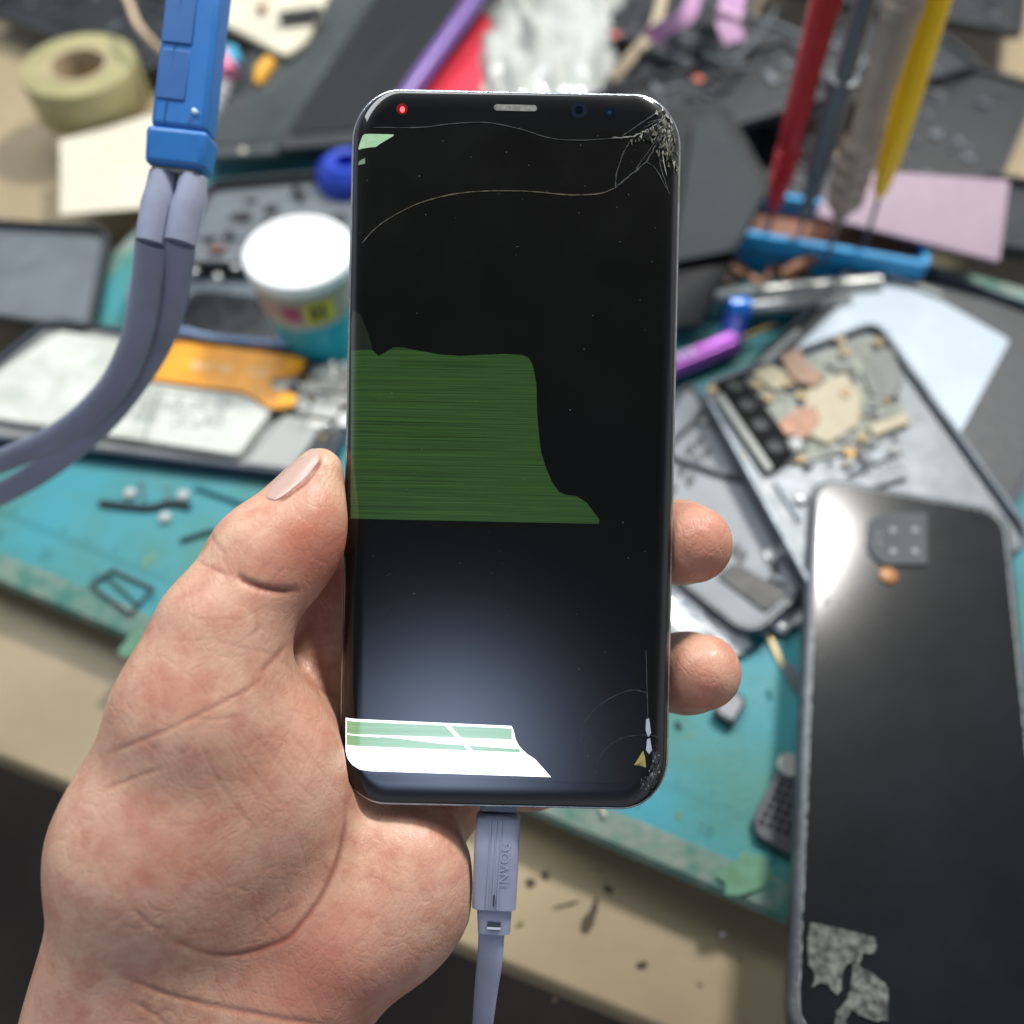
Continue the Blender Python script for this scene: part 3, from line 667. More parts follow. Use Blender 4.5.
# ---- dark plastic cover under it
zc = .021
t, fl, P, nn = shell('plastic_cover', 'dark grey plastic midframe beneath the camera chassis, right of the upper fingertip', [(588, 510, zc), (690, 375, zc), (812, 585, zc), (752, 640, zc)], 0, .006, 'phone part', rim=mat('dark_cover_rim', '3a4046', .4, var=.2), floor_m=mat('grey_cover', '7d8388', .5, var=.15, scale=40), wall=.0022, r=.010, depth=.0015)
P_ = [W(x, y, zc-.0008) for x, y in [(690, 555), (715, 548), (784, 590), (762, 605)]]
MB().plate([W(x, y, zc-.0004) for x, y in [(716, 574), (735, 562), (788, 592), (766, 612)]], .0008, r=.002).build('speaker_bay', M_black, t)
mb = MB(); u_ = (P[1]-P[0]).normalized(); v_ = (P[2]-P[1]).normalized(); rn = random.Random(5)
for (x, y) in [(690, 450), (700, 441), (707, 452), (696, 461), (682, 470), (690, 480), (672, 490), (735, 550), (742, 556), (775, 570)]:
    mb.box(W(x, y, zc-.0012), u_*.0028, v_*.0018, Vector((0, 0, .0004)))
mb.build_split('black_fitting', M_black, t, bevel=.0003)
mb = MB(); mb.tube(wp([(769, 576), (782, 582)], zc), .0012, 8); mb.lathe(W(772, 556, zc-.001), [(.003, 0), (.0028, .001), (.0012, .0012)], n=16)
mb.build_split('clip', mat('bright_clip', 'b9bdbd', .3, metal=.6), t, smooth=True)

# ---- small things on the mat
c = W(730, 708, MAT_Z+.004); 
t = thing('lens_cover', 'small square grey lens cover on the mat below the lower fingertip', 'lens cover', c-Vector((0, 0, .004)))
MB().plate(wp([(712, 712), (727, 686), (748, 698), (734, 726)], MAT_Z+.0045), .0042, r=.0025).build('body', M_dgrey, t, bevel=.0008)
MB().plate(wp([(717, 711), (728, 691), (744, 700), (733, 720)], MAT_Z+.0048), .0004, r=.002).build('window', mat('scuffed_grey', '767a80', .4, metal=.2, var=.2), t)
t = thing('speaker_grille', 'black rectangular grille block with square holes, left of the tall phone back', 'grille', W(778, 810, MAT_Z))
G = wp([(753, 818), (782, 762), (812, 775), (812, 862), (800, 860), (757, 835)], MAT_Z+.004)
MB().plate(G, .0038, r=.001).build('block', mat('charcoal_block', '4a4c54', .5, var=.15), t, bevel=.0005)
mb = MB(); gu = (W(800, 792, .014)-W(776, 782, .014)).normalized(); gv = (W(782, 762, .014)-W(755, 815, .014)).normalized()
g0 = W(762, 822, MAT_Z+.0041)
for i in range(4):
    for j in range(6):
        mb.box(g0+gu*.0028*i+gv*.0031*j, gu*.0009, gv*.0009, Vector((0, 0, .00012)))
mb.box(g0+gu*.010+gv*.007, gu*.0016, gv*.005, Vector((0, 0, .0002)))
mb.build('holes', mat('hole_black', '0c0d10', .8), t)
MB().lathe(W(789, 766, MAT_Z+.0045), [(.0040, 0), (.0042, .0004), (.0042, .0012), (.0038, .0016), (.0001, .0016)], n=24).build('metal_disc', mat('pale_disc', 'b5b4ac', .4, metal=.4), smooth=True, ang=30, label='small pale round metal disc beside the tall phone back', cat='disc')
t = thing('brass_strip', 'thin brass strip with a grey end lying on the mat below the clear plastic', 'metal strip', W(775, 655, MAT_Z))
MB().plate(wp([(765, 633), (770, 631), (786, 664), (781, 668)], MAT_Z+.0012), .001).build('strip', mat('dull_brass', '9a8a68', .4, metal=.5), t, bevel=.0002)
MB().plate(wp([(780, 666), (792, 662), (806, 685), (796, 694)], MAT_Z+.0014), .0012).build('end_piece', M_rim, t, bevel=.0002)
for x, y, x1, y1, r_, m_, lb in [(600, 806, 605, 816, .0007, M_cream, 'tiny cream sliver under the lower edge of the held phone'), (676, 722, 681, 728, .0006, M_dgrey, 'tiny dark chip on the mat below the lower fingertip'), (768, 690, 771, 697, .0005, M_print, 'tiny teal chip beside the brass strip')]:
    MB().tube(wp([(x, y), (x1, y1)], MAT_Z+.001), r_, 6).build('chip', m_, smooth=True, label=lb, cat='chip')
MB().lathe(W(723, 934, -.010), [(.0009, 0), (.0008, .0006)], n=8).build('crumb', M_white, label='tiny pale crumb on the tan desk below the mat', cat='crumb')
# left of the hand
t = thing('sim_frame', 'small thin metal tray frame on the mat left of the thumb', 'tray frame', W(128, 592, MAT_Z))
Q = wp([(88, 585), (112, 568), (154, 587), (130, 615)], MAT_Z+.0016)
MB().ring(Q, .0014, .0011).build('frame', M_dgrey, t, bevel=.0002)
MB().tube([(Q[0]+Q[1])*.5*.0+Q[0]*.35+Q[1]*.65-Vector((0, 0, .0006)), Q[3]*.65+Q[2]*.35-Vector((0, 0, .0006))], .0005, 6).build('crossbar', M_dgrey, t)
for k_, (pts, r_, m_, lb, nm, ct) in enumerate([
    ([(196, 487), (215, 494), (252, 507), (275, 515)], .0010, M_print, 'long thin dark green wire on the mat above the thumb knuckle', 'wire', 'wire'),
    ([(180, 541), (198, 535), (215, 530)], .0009, M_dgrey, 'short dark rod poking out left of the thumb knuckle', 'rod', 'rod'),
    ([(100, 503), (148, 508), (170, 503), (190, 507)], .0016, M_dgrey, 'dark crooked connector strip on the mat left of the thumb', 'strip', 'strip'),
    ([(140, 480), (145, 500)], .0005, M_rim, 'thin upright steel pin nearest the left frame edge', 'pin', 'pin'),
    ([(168, 484), (166, 503)], .0005, M_rim, 'thin steel pin between the two white beads', 'pin', 'pin')]):
    MB().tube(arc([W(x, y, MAT_Z+.001) for x, y in pts], 4), r_, 8).build(nm, m_, smooth=True, label=lb, cat=ct)
for (x, y, lb) in [(131, 495, 'white oval bead at the left end of the dark crooked strip'), (184, 497, 'small pale bead at the right end of the dark crooked strip'), (166, 519, 'largest white bead lying below the dark crooked strip')]:
    MB().lathe(W(x, y, MAT_Z), [(.0016, 0), (.0026, .001), (.0022, .0022), (.0006, .0028)], n=14).build('bead', mat('bead_white', 'b9bdba', .5), smooth=True, label=lb, cat='bead', group='white beads on the mat')

# ---- tall black phone back, lower right
t = thing('broken_phone', 'large black phone back with tape scraps lying at the lower right', 'phone', W(900, 760, MAT_Z))
e0, e1 = W(786, 1045, .034), W(812, 474, .030); ev = (e1-e0).normalized(); eu = ev.cross(Vector((0, 0, 1))).normalized()
Wd = .076
P = [e0, e1, e1+eu*Wd, e0+eu*Wd]
c = sum(P, Vector())/4
M_bk = mat('worn_black_back', '0d1013', .5, var=.4, scale=26, bump=.05, coat=.9, col2='14181b', spec=.08)
M_bk.node_tree.nodes['Principled BSDF'].inputs['Coat Roughness'].default_value = .13
# body with rounded edges
MB().plate(P, .0072, r=.011).build('rim', mat('scuffed_rim', '565c60', .38, metal=.35, var=.35, scale=160, bump=.4), t, bevel=.0022, seg=4)
ins = .0030
Pin = [e0+(eu+ev)*ins, e1+(eu-ev)*ins, e1+(-eu-ev)*ins+eu*Wd, e0+(-eu+ev)*ins+eu*Wd]
bk = MB().plate([p+Vector((0, 0, .0002)) for p in Pin], .001, r=.0095).build('back_glass', M_bk, t, bevel=.0002)
nrm = eu.cross(ev).normalized()
if nrm.z < 0: nrm = -nrm
# glue bead: irregular pale line round the glass
mb = MB(); G = round_poly([p+Vector((0, 0, .0002)) for p in Pin], .0095, 10); pts = []
rn = random.Random(8)
for i in range(len(G)):
    A2, B2 = G[i], G[(i+1) % len(G)]; k_ = max(1, int((B2-A2).length/.0012))
    for j in range(k_): pts.append(A2+(B2-A2)*(j/k_)+Vector((rn.uniform(-1, 1), rn.uniform(-1, 1), 0))*.00018)
i = 0
while i < len(pts)-3:
    k_ = rn.randint(4, 16); sg = pts[i:i+k_]
    if len(sg) > 2: mb.tube(sg, [rn.uniform(.00008, .00026) for _ in sg], 6)
    i += k_+rn.choice([-1, -1, 0, 1])
mb.build('glue_line', mat('pale_dried_glue', 'a8acaa', .4, var=.3, scale=400), bk, smooth=True)
def onback(px, py, off=.0003):
    r = ray(px, py); o = e0+Vector((0, 0, .0002)); tt = (o-CAM).dot(nrm)/r.dot(nrm); return CAM+r*tt+nrm*off
M_scrap = mat('grey_tape_residue', '7c8078', .6, scale=420, col2='2c302e', bump=.9)
mb = MB()
for poly in [[(810, 923), (840, 929), (874, 938), (876, 948), (872, 954), (862, 953), (860, 962), (856, 966), (848, 963), (843, 968), (841, 990), (836, 995), (828, 986), (820, 983), (812, 987), (815, 975), (808, 965), (807, 940)],
             [(853, 958), (861, 968), (872, 974), (884, 983), (888, 990), (887, 1021), (872, 1021), (858, 1015), (850, 1010), (846, 1020), (848, 1040), (834, 1040), (836, 1012), (846, 1000), (850, 990), (852, 975)]]:
    rn = random.Random(len(poly)); q = []
    for i in range(len(poly)):
        a_ = Vector((*poly[i], 0)); b2 = Vector((*poly[(i+1) % len(poly)], 0))
        for j in range(3):
            v = a_+(b2-a_)*j/3+Vector((rn.uniform(-1, 1), rn.uniform(-1, 1), 0))*.8; q.append(onback(v.x, v.y, .0006))
    mb.prism(q, nrm*.00045)
mb.build('tape_residue', M_scrap, bk)
tg = MB().plate([onback(x, y, .0012) for x, y in [(866, 548), (868, 522), (884, 514), (926, 514), (926, 566), (884, 566), (874, 560)]], .0008, r=.001).build('grey_tab', mat('grey_tab', '5a5d5f', .8, spec=.1, var=.12), bk, bevel=.0003)
mb = MB()
for (x, y) in [(892, 532), (892, 553), (914, 532), (914, 553)]: mb.lathe(onback(x, y, .0012), [(.0012, 0), (.0012, .0002), (.0003, .0005)], axis=nrm, n=12)
for (x, y, tx) in [(874, 545, 'CE'), (874, 537, 'EC')]: text(mb, tx, onback(x, y, .0012), eu, ev, .0022)
mb.build('printed_marks', mat('pale_marks', '9a9c9c', .6), tg, smooth=True)
MB().lathe(onback(888, 576, .0002), [(.0034, 0), (.0034, .0006), (.0028, .0009), (.0001, .0010)], axis=nrm, n=24).build('copper_button', mat('orange_copper_glass', '9a6636', .5, metal=.1, coat=.1), bk, smooth=True)
mb = MB()
for (x, y, s_) in [(822, 588, .0004), (826, 601, .0004), (822, 658, .0002), (834, 513, .0003)]:
    mb.lathe(onback(x, y, .0002), [(s_*2, 0), (s_*1.2, s_*.7)], axis=nrm, n=8)
mb.build_split('dust_speck', M_grey, bk)
# extra clutter to the right and left beyond the photo's strips
shell('gutted_phone', 'dark phone shell at the right end of the bench', [(930, 235, .02), (1120, 260, .02), (1180, 200, .02), (980, 170, .02)], 0, .008, 'gutted phone', rim=M_dgrey, floor_m=M_gloss2)
shell('gutted_phone', 'slate phone shell at the far left below the paper', [(-60, 215, .018), (-110, 300, .018), (90, 330, .018), (110, 225, .018)], 0, .008, 'gutted phone', rim=M_dgrey, floor_m=mat('slate_panel', '666d72'))

# ---------------------------------------------------------------- blue plug with twin cables
dB = .235
def plug_frame(pb, pt, d):
    b, t_ = Cc(*pb, d), Cc(*pt, d); ax = (t_-b).normalized(); back = -FW; s = ax.cross(back).normalized(); f = s.cross(ax).normalized()
    return b, t_, ax, s, (f if f.dot(back) > 0 else -f)
b, tp, ax, sd, fr = plug_frame((179, 172), (206, -60), dB)
Lp = (tp-b).length
cbt = thing('cable', 'blue plug with twin lilac-grey cables hanging at the top left', 'cable', b)
def sect(mb, base, L0, L1, w0, w1, d0, d1, mi=0, off=0., zo=0.):
    vs = []
    for h, w, dp in ((L0, w0, d0), (L1, w1, d1)):
        for (i, j) in ((-1, -1), (1, -1), (1, 1), (-1, 1)): vs.append(base+ax*h+sd*(w*i+off)+fr*(dp*j+zo))
    mb.add(vs, [(3, 2, 1, 0), (4, 5, 6, 7), (0, 1, 5, 4), (1, 2, 6, 5), (2, 3, 7, 6), (3, 0, 4, 7)], mi)
if sd.x < 0: sd = -sd
w = .0078
mb = MB(); sect(mb, b, .0100, Lp, w*.94, w*.92, .0042, .0046); h1 = mb.build('plug_housing', M_blueplastic, cbt, bevel=.0014, seg=4)
mb = MB(); sect(mb, b, 0, .0100, w*.99, w*1.05, .0044, .0049); mb.build('collar', M_blueplastic, cbt, bevel=.0016, seg=4)
M_bl2 = mat('deeper_blue', '285f9e', .45, var=.08, bump=.05)
mb = MB()
sect(mb, b, .0170, .0300, .0038, .0038, .0003, .0003, 0, -.0026, .0043)
sect(mb, b, .0316, .0520, .0040, .0040, .0003, .0003, 0, -.0026, .0045)
mb.build('inset_panel', M_bl2, h1, bevel=.0008, seg=3)
mb = MB(); mb.tube([b+ax*.0105+sd*-.0036+fr*.0042, b+ax*(Lp-.002)+sd*-.0022+fr*.0049], .00022, 6)
mb.build('seam', mat('seam_blue', '1d4a86', .6), h1)
mb = MB(); mb.lathe(b+ax*.0145+sd*.0042+fr*.0040, [(.0008, 0), (.0007, .0012), (.0001, .0014)], axis=fr, n=12); mb.build('indicator_lens', mat('clear_lens', 'cfe0f4', .1), h1, smooth=True)
mb = MB(); sect(mb, b, -.0014, 0.0002, w*.75, w*.78, .0034, .0034); mb.build('metal_band', M_rim, cbt, bevel=.0004)
for s_, pth in ((-1, [(151, 243), (144, 300), (132, 350), (104, 398), (50, 440), (-50, 480), (-170, 520)]), (1, [(180, 243), (174, 290), (162, 332), (140, 372), (98, 425), (30, 478), (-60, 520), (-170, 560)])):
    o0 = b+sd*s_*.0040
    mb = MB(); e_ = Cc(*pth[0], dB)
    mb.tube([o0-ax*.0008, o0-ax*.006, e_*.5+o0*.5, e_], [.0036, .0041, .0043, .0041], 20, flat=1.0)
    mb.build('sleeve', M_cord, cbt, smooth=True)
    pts = [e_]+[Cc(x, y, dB+.012*(i+1)) for i, (x, y) in enumerate(pth[1:])]
    mb = MB(); mb.tube(arc(pts, 8), .0042, 18, flat=.42, side=FW.cross(ax)); mb.build('cord', M_cord, cbt, smooth=True)
MB().tube(arc([W(128, 372, .022), W(150, 345, .024), W(176, 331, .024), W(215, 338, .023), W(300, 346, .021)]), .0016, 10).build('cable', mat('blue_grey_cord', '7f97bd', .5), smooth=True, label='thin blue-grey cable along the back of the opened phone', cat='cable')

# ================================================================ THE HELD PHONE
DP = 196.2; ROT = math.radians(-1.2)
PC = ((510-512)*DP/F, (512-449)*DP/F)          # centre, camera mm
cr, sr = math.cos(ROT), math.sin(ROT)
HW, HL, RC = 36.6, 79.1, 10.6
def cam2w(x, y, z):                            # camera mm (z toward the lens, 0 at 200 mm) -> world
    return CAM+RT*(x*.001)+UP*(y*.001)+FW*((200-z)*.001)
ZF = 200-DP
def ph(x, y, z): return cam2w(PC[0]+x*cr-y*sr, PC[1]+x*sr+y*cr, ZF+z)
def PL(px, py):
    x = (px-512)*DP/F-PC[0]; y = (512-py)*DP/F-PC[1]; return x*cr+y*sr, -x*sr+y*cr
def sdrr(x, y, hw=HW, hl=HL, r=RC):
    qx, qy = abs(x)-hw+r, abs(y)-hl+r
    return math.hypot(max(qx, 0), max(qy, 0))+min(max(qx, qy), 0)-r
CW_, CD = 4.6, 3.1
def efac(x, y):
    qx, qy = abs(x)-HW+RC, abs(y)-HL+RC
    nx = qx/math.hypot(qx, qy) if qx > 0 and qy > 0 else (1. if qx > qy else 0.)
    return .26+.74*nx*nx
def gz(x, y):
    i = min(max(-sdrr(x, y), 0), CW_)/CW_; return -CD*(1-math.sqrt(max(0, 1-(1-i)**2)))*efac(x, y)
def rr_loop(ins_, k=14):
    hw, hl, r = HW-ins_, HL-ins_, RC-ins_; out = []
    for q, (sx_, sy_) in enumerate(((1, 1), (-1, 1), (-1, -1), (1, -1))):
        for i in range(k+1):
            an = math.pi/2*(q+i/k); out.append((sx_*(hw-r)+r*math.cos(an), sy_*(hl-r)+r*math.sin(an)))
    return out
def loft(mb, rings, mi=0, cap0=False, cap1=False):
    n_ = len(rr_loop(0)); vs = []
    for ins_, z in rings: vs += [ph(x, y, z*efac(x, y) if z > -4 else z) for x, y in rr_loop(ins_)]
    fs = [(i*n_+j, i*n_+(j+1) % n_, (i+1)*n_+(j+1) % n_, (i+1)*n_+j) for i in range(len(rings)-1) for j in range(n_)]
    if cap0: fs.append(tuple(range(n_-1, -1, -1)))
    if cap1: fs.append(tuple(range((len(rings)-1)*n_, len(rings)*n_)))
    mb.add(vs, fs, mi); return mb
ph_t = thing('cracked_phone', 'cracked black smartphone with a green blotch on its screen, held in the hand', 'phone', ph(0, -HL, -8))
M_front = mat('front_glass', '06070a', .4, var=.1, scale=20, bump=0, coat=1, spec=.12)
q = []
for i in range(16):
    u_ = i/15; q.append((CW_*u_*u_, -CD*(1-math.sqrt(max(0, 1-(1-u_*u_)**2)))))
fg = loft(MB(), q, cap1=True).build('front_glass', M_front, ph_t, smooth=True, ang=60)
loft(MB(), [(i_, -8.1-z_) for i_, z_ in q], cap1=True).build('back_glass', M_gloss, ph_t, smooth=True, ang=60)
M_side = mat('polished_rim', 'b9c0c8', .22, metal=.9, var=.3, scale=400, bump=.2)
loft(MB(), [(.1, -2.55), (-.18, -2.75), (-.34, -3.1), (-.36, -4.7), (-.2, -5.1), (.2, -5.5)]).build('metal_rim', M_side, ph_t, smooth=True, ang=60)

def M_emit(name, c1, c2, s1, sx_, sy_, rough=.2, thr=(.35, .65)):
    m = D.materials.new(name); m.use_nodes = True; nt = m.node_tree; N = nt.nodes; L = nt.links; b_ = N['Principled BSDF']
    b_.inputs['Base Color'].default_value = (.01, .01, .01, 1); b_.inputs['Roughness'].default_value = rough
    b_.inputs['Coat Weight'].default_value = 1; b_.inputs['Coat Roughness'].default_value = .04
    at = N.new('ShaderNodeUVMap'); at.uv_map = 'uv'
    mp = N.new('ShaderNodeMapping'); mp.inputs['Scale'].default_value = (sx_, sy_, 1); L.new(at.outputs[0], mp.inputs[0])
    no = N.new('ShaderNodeTexNoise'); no.inputs['Scale'].default_value = 1; no.inputs['Detail'].default_value = 6; no.inputs['Roughness'].default_value = .75
    L.new(mp.outputs[0], no.inputs['Vector'])
    r_ = N.new('ShaderNodeValToRGB'); r_.color_ramp.elements[0].position = thr[0]; r_.color_ramp.elements[1].position = thr[1]
    r_.color_ramp.elements[0].color = (*hx(c1), 1); r_.color_ramp.elements[1].color = (*hx(c2), 1)
    L.new(no.outputs['Fac'], r_.inputs[0]); L.new(r_.outputs[0], b_.inputs['Emission Color']); b_.inputs['Emission Strength'].default_value = s1
    return m
def patch(name, cols, mats, parent, off=.03, rows=14, mi=0, label=None):
    """cols: list of (x, y_top, y_bottom) in picture pixels on the glass"""
    mb = MB(); vs = []; uv = []
    for x, y0, y1 in cols:
        for j in range(rows+1):
            lx, ly = PL(x, y0+(y1-y0)*j/rows); vs.append(ph(lx, ly, gz(lx, ly)+off)); uv.append((lx, ly))
    n_ = rows+1
    mb.add(vs, [(i*n_+j, (i+1)*n_+j, (i+1)*n_+j+1, i*n_+j+1) for i in range(len(cols)-1) for j in range(rows)], mi)
    o = mb.build(name, mats, parent, smooth=True, label=label, ang=80)
    ul = o.data.uv_layers.new(name='uv')
    for l in o.data.loops: ul.data[l.index].uv = uv[l.vertex_index]
    return o
def ip(t_, x):
    for (a_, b2), (c_, d_) in zip(t_, t_[1:]):
        if a_ <= x <= c_: return b2+(d_-b2)*((x-a_)/(c_-a_) if c_ > a_ else 1)
    return t_[0][1] if x < t_[0][0] else t_[-1][1]
def cols(x0, x1, n_, top, bot): return [(x0+(x1-x0)*i/n_, ip(top, x0+(x1-x0)*i/n_), ip(bot, x0+(x1-x0)*i/n_)) for i in range(n_+1)]
# display panel (slightly warmer black than the bezel)
dp = patch('display_panel', cols(357, 671, 90, [(350, 150), (357, 140), (362, 131), (370, 128), (668, 131), (672, 138), (690, 160)], [(340, 745), (357, 768), (366, 774), (640, 784), (655, 774), (671, 700)]),
    mat('display_black', '0a0a08', .4, var=.2, scale=30, bump=0, coat=1, spec=.12), fg, off=.02, rows=90)
M_gr = M_emit('dim_green_rows', '10260a', '34591f', 1.0, .022, 3.6)
spike = [(350, 322), (352, 310), (360, 314), (367, 330), (372, 346)]
patch('faded_spike', [(x, ip(spike, x), 350) for x in (350, 352, 354, 357, 360, 363, 365, 367, 369, 372)], M_emit('faded_green', '0b120a', '142011', 1.0, .05, 3.), dp, off=.05, rows=10)
gt = [(349, 350), (360, 350), (367, 350), (372, 350), (379, 356), (386, 352), (393, 347.5), (402, 347.5), (420, 351), (440, 354.5), (460, 356), (480, 355), (505, 354), (522, 355), (529, 358), (533, 366), (536.5, 385), (537, 410), (538.5, 430), (541, 452), (546, 468), (552, 482), (559, 492), (566, 495), (576, 496), (586, 502), (593, 511), (599, 519)]
patch('green_area', [(x, ip(gt, x), 518.5+(x-350)*.022) for x in sorted(set([350+i*2.5 for i in range(100)]+[p_[0] for p_ in gt if p_[0] >= 350]+[530.5, 532, 534, 535, 536, 536.8, 537.5, 540])) if x <= 599], M_gr, dp, off=.05, rows=60)
M_wh = M_emit('lit_white', 'f4f8ff', 'ffffff', 2.2, .1, .1)
M_g2 = M_emit('lit_green_band', '7fae78', '9cc795', 1.0, .02, 2.5)
lb_ = [(345, 752), (347, 759), (352, 765), (360, 769.5), (370, 771), (460, 774), (550, 777)]
rt = [(345, 718.5), (513, 726), (513.5, 735), (518, 745), (527, 754), (535, 758), (543, 767), (550.5, 776.5)]
wt = [(345, 718.5), (513, 726), (514.5, 737), (519, 746), (527, 754), (535, 759), (543, 768), (551, 777)]
wl = patch('white_strip', cols(345, 551, 110, wt, lb_), M_wh, dp, off=.045, rows=16)
gt2 = [(346, 721), (512.5, 728.2), (513.6, 735)]
patch('green_band', cols(346, 512, 60, [(346, 721), (512, 728.3)], [(346, 734), (512, 739.5)]), M_g2, dp, off=.06, rows=6)
patch('green_band', cols(346, 520, 60, [(346, 735), (400, 738.5), (440, 743.5), (520, 749)], [(346, 745.5), (430, 749), (520, 752.5)]), M_g2, dp, off=.06, rows=4)
patch('violet_line', cols(380, 512, 40, [(380, 736.7), (512, 742)], [(380, 737.3), (512, 743.2)]), M_emit('violet_row', 'b8a8c4', 'd8cfe0', .9, .1, .1), dp, off=.07, rows=2)
patch('white_slash', [(444.5, 724.5, 725), (449, 724.5, 729.5), (470, 747, 752), (474.5, 752, 752.5)], M_wh, dp, off=.08, rows=2)
patch('corner_glow', cols(358, 393.5, 16, [(358, 146), (361, 138), (363, 133.8), (393.5, 134.5)], [(358, 148.5), (376, 147), (380, 144), (393.5, 136)]), M_emit('mint_glow', '9cc8a0', 'b9dcb9', .95, .3, 1), dp, off=.05, rows=4)
patch('corner_glow', cols(358, 365, 6, [(358, 161), (361, 159), (365, 158)], [(358, 164), (365, 163.5)]), M_emit('mint_glow_small', '8fb290', 'a4c4a2', .6, .3, 1), dp, off=.05, rows=2)

# earpiece, lenses, led
def disc(name, px, py, r_px, m, off=.05, sx_=1.):
    lx, ly = PL(px, py); r_ = r_px*DP/F; mb = MB(); vs = [ph(lx, ly, off+.01)]+[ph(lx+r_*sx_*math.cos(2*math.pi*i/24), ly+r_*math.sin(2*math.pi*i/24), off) for i in range(24)]
    mb.add(vs, [(0, 1+i, 1+(i+1) % 24) for i in range(24)]); return mb.build(name, m, fg, smooth=True)
disc('notification_led', 402, 109, 5.6, mat('led_halo', '30060a', .3, emit='a01018', estr=.5), .03)
disc('notification_led', 402.4, 109.6, 3.0, mat('led_core', 'ff4040', .3, emit='ff5560', estr=2.2), .06, .8)
disc('front_camera', 579, 110, 8.5, mat('camera_glass', '1f2430', .12, coat=1, bump=0), .03)
disc('front_camera', 579, 110, 4, mat('camera_pupil', '0c0e16', .1, coat=1, bump=0), .06)
disc('iris_sensor', 610, 112, 5.5, mat('sensor_blue', '101c2c', .1, coat=1, bump=0), .03)
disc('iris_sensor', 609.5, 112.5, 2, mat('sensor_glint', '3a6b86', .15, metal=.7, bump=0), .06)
mb = MB(); lx0, ly0 = PL(497, 107.5); lx1, ly1 = PL(534, 107.5)
vs = []
r_ = 3.1*DP/F
for i in range(13): an = math.pi/2+math.pi*i/12; vs.append((lx0+r_*math.cos(an), ly0+r_*math.sin(an)))
for i in range(13): an = -math.pi/2+math.pi*i/12; vs.append((lx1+r_*math.cos(an), ly0+r_*math.sin(an)))
mb.prism([ph(x, y, .06) for x, y in vs], ph(0, 0, .05)-ph(0, 0, 0))
m_mesh = mat('earpiece_mesh', '8b8b86', .5, metal=.4, var=.45, scale=900, bump=.8)
mb.build('earpiece', m_mesh, fg)

# cracks
def crack(mb, pts, w0, mi=0, jit=.0, seed=0, off=.09, n_=6):
    P = arc([Vector((x, y, 0)) for x, y in pts], n_); rn = random.Random(seed); k = len(P); vs = []
    for i, p in enumerate(P):
        t_ = (P[min(i+1, k-1)]-P[max(i-1, 0)]).normalized(); s_ = Vector((-t_.y, t_.x, 0)); ww = w0*(.45+.9*rn.random())*(.35 if i in (0, k-1) else 1)
        p = p+s_*rn.uniform(-jit, jit)
        for q_ in (p+s_*ww/2, p-s_*ww/2):
            lx, ly = PL(q_.x, q_.y); vs.append(ph(lx, ly, gz(lx, ly)+off))
    mb.add(vs, [(2*i, 2*i+1, 2*i+3, 2*i+2) for i in range(k-1)], mi)
M_cr = [mat('crack_light', 'a8aaa2', .4, var=.5, scale=900), mat('crack_faint', '4a4c4a', .45, var=.5, scale=700), mat('crack_brown', '5f5547', .45, var=.5, scale=700), mat('crack_vfaint', '3a3e44', .45, var=.4, scale=700)]
mb = MB()
crack(mb, [(362, 243), (374, 230), (390, 218), (420, 203), (455, 194), (490, 191), (530, 191.5), (570, 195), (600, 193.5), (615, 188)], 1.0, 2, .1, 1)
crack(mb, [(615, 188), (633, 173), (646, 162), (655, 146), (662, 125), (666, 112)], 1.3, 1, .5, 2)
crack(mb, [(372, 127.5), (420, 127.5), (450, 124), (485, 122.5), (520, 129), (545, 137), (565, 140), (590, 140), (612, 138.5), (625, 138)], .7, 1, .1, 3)
crack(mb, [(612, 138), (630, 137), (643, 132), (652, 128)], 1.2, 0, .6, 4)
crack(mb, [(615, 188), (617, 172), (624, 152), (630, 141)], .9, 1, .3, 5)
crack(mb, [(622, 136), (640, 124), (655, 114), (664, 108)], .9, 1, .3, 6)
crack(mb, [(646, 162), (655, 168), (662, 180), (670, 194)], .9, 1, .4, 7)
crack(mb, [(635, 172), (640, 163), (648, 152), (657, 138)], .8, 1, .4, 8)
crack(mb, [(660, 140), (659, 155), (662, 172), (668, 188)], 1.0, 1, .4, 9)
crack(mb, [(664, 140), (663, 158), (667, 175)], .9, 0, .4, 10)
crack(mb, [(580, 742), (584, 724), (596, 708), (612, 697), (632, 690), (648, 693)], .9, 3, .2, 11)
crack(mb, [(596, 765), (606, 748), (625, 737), (648, 735), (660, 738)], .8, 3, .2, 12)
crack(mb, [(572, 790), (573, 770), (575, 748)], 1.0, 3, .2, 13)
crack(mb, [(646, 650), (647, 690), (648, 720)], .9, 1, .1, 14)
for k_ in range(10):
    an = random.uniform(1.7, 2.9); x, y = 664, 118; L2 = random.uniform(8, 30)
    crack(mb, [(x, y), (x-L2*.4*math.sin(an)-1, y-L2*.5*math.cos(an)), (x-L2*math.sin(an)*.8, y-L2*math.cos(an))], .6, random.choice([0, 1, 1]), .5, 20+k_)
mb.build_split('crack', M_cr, fg)
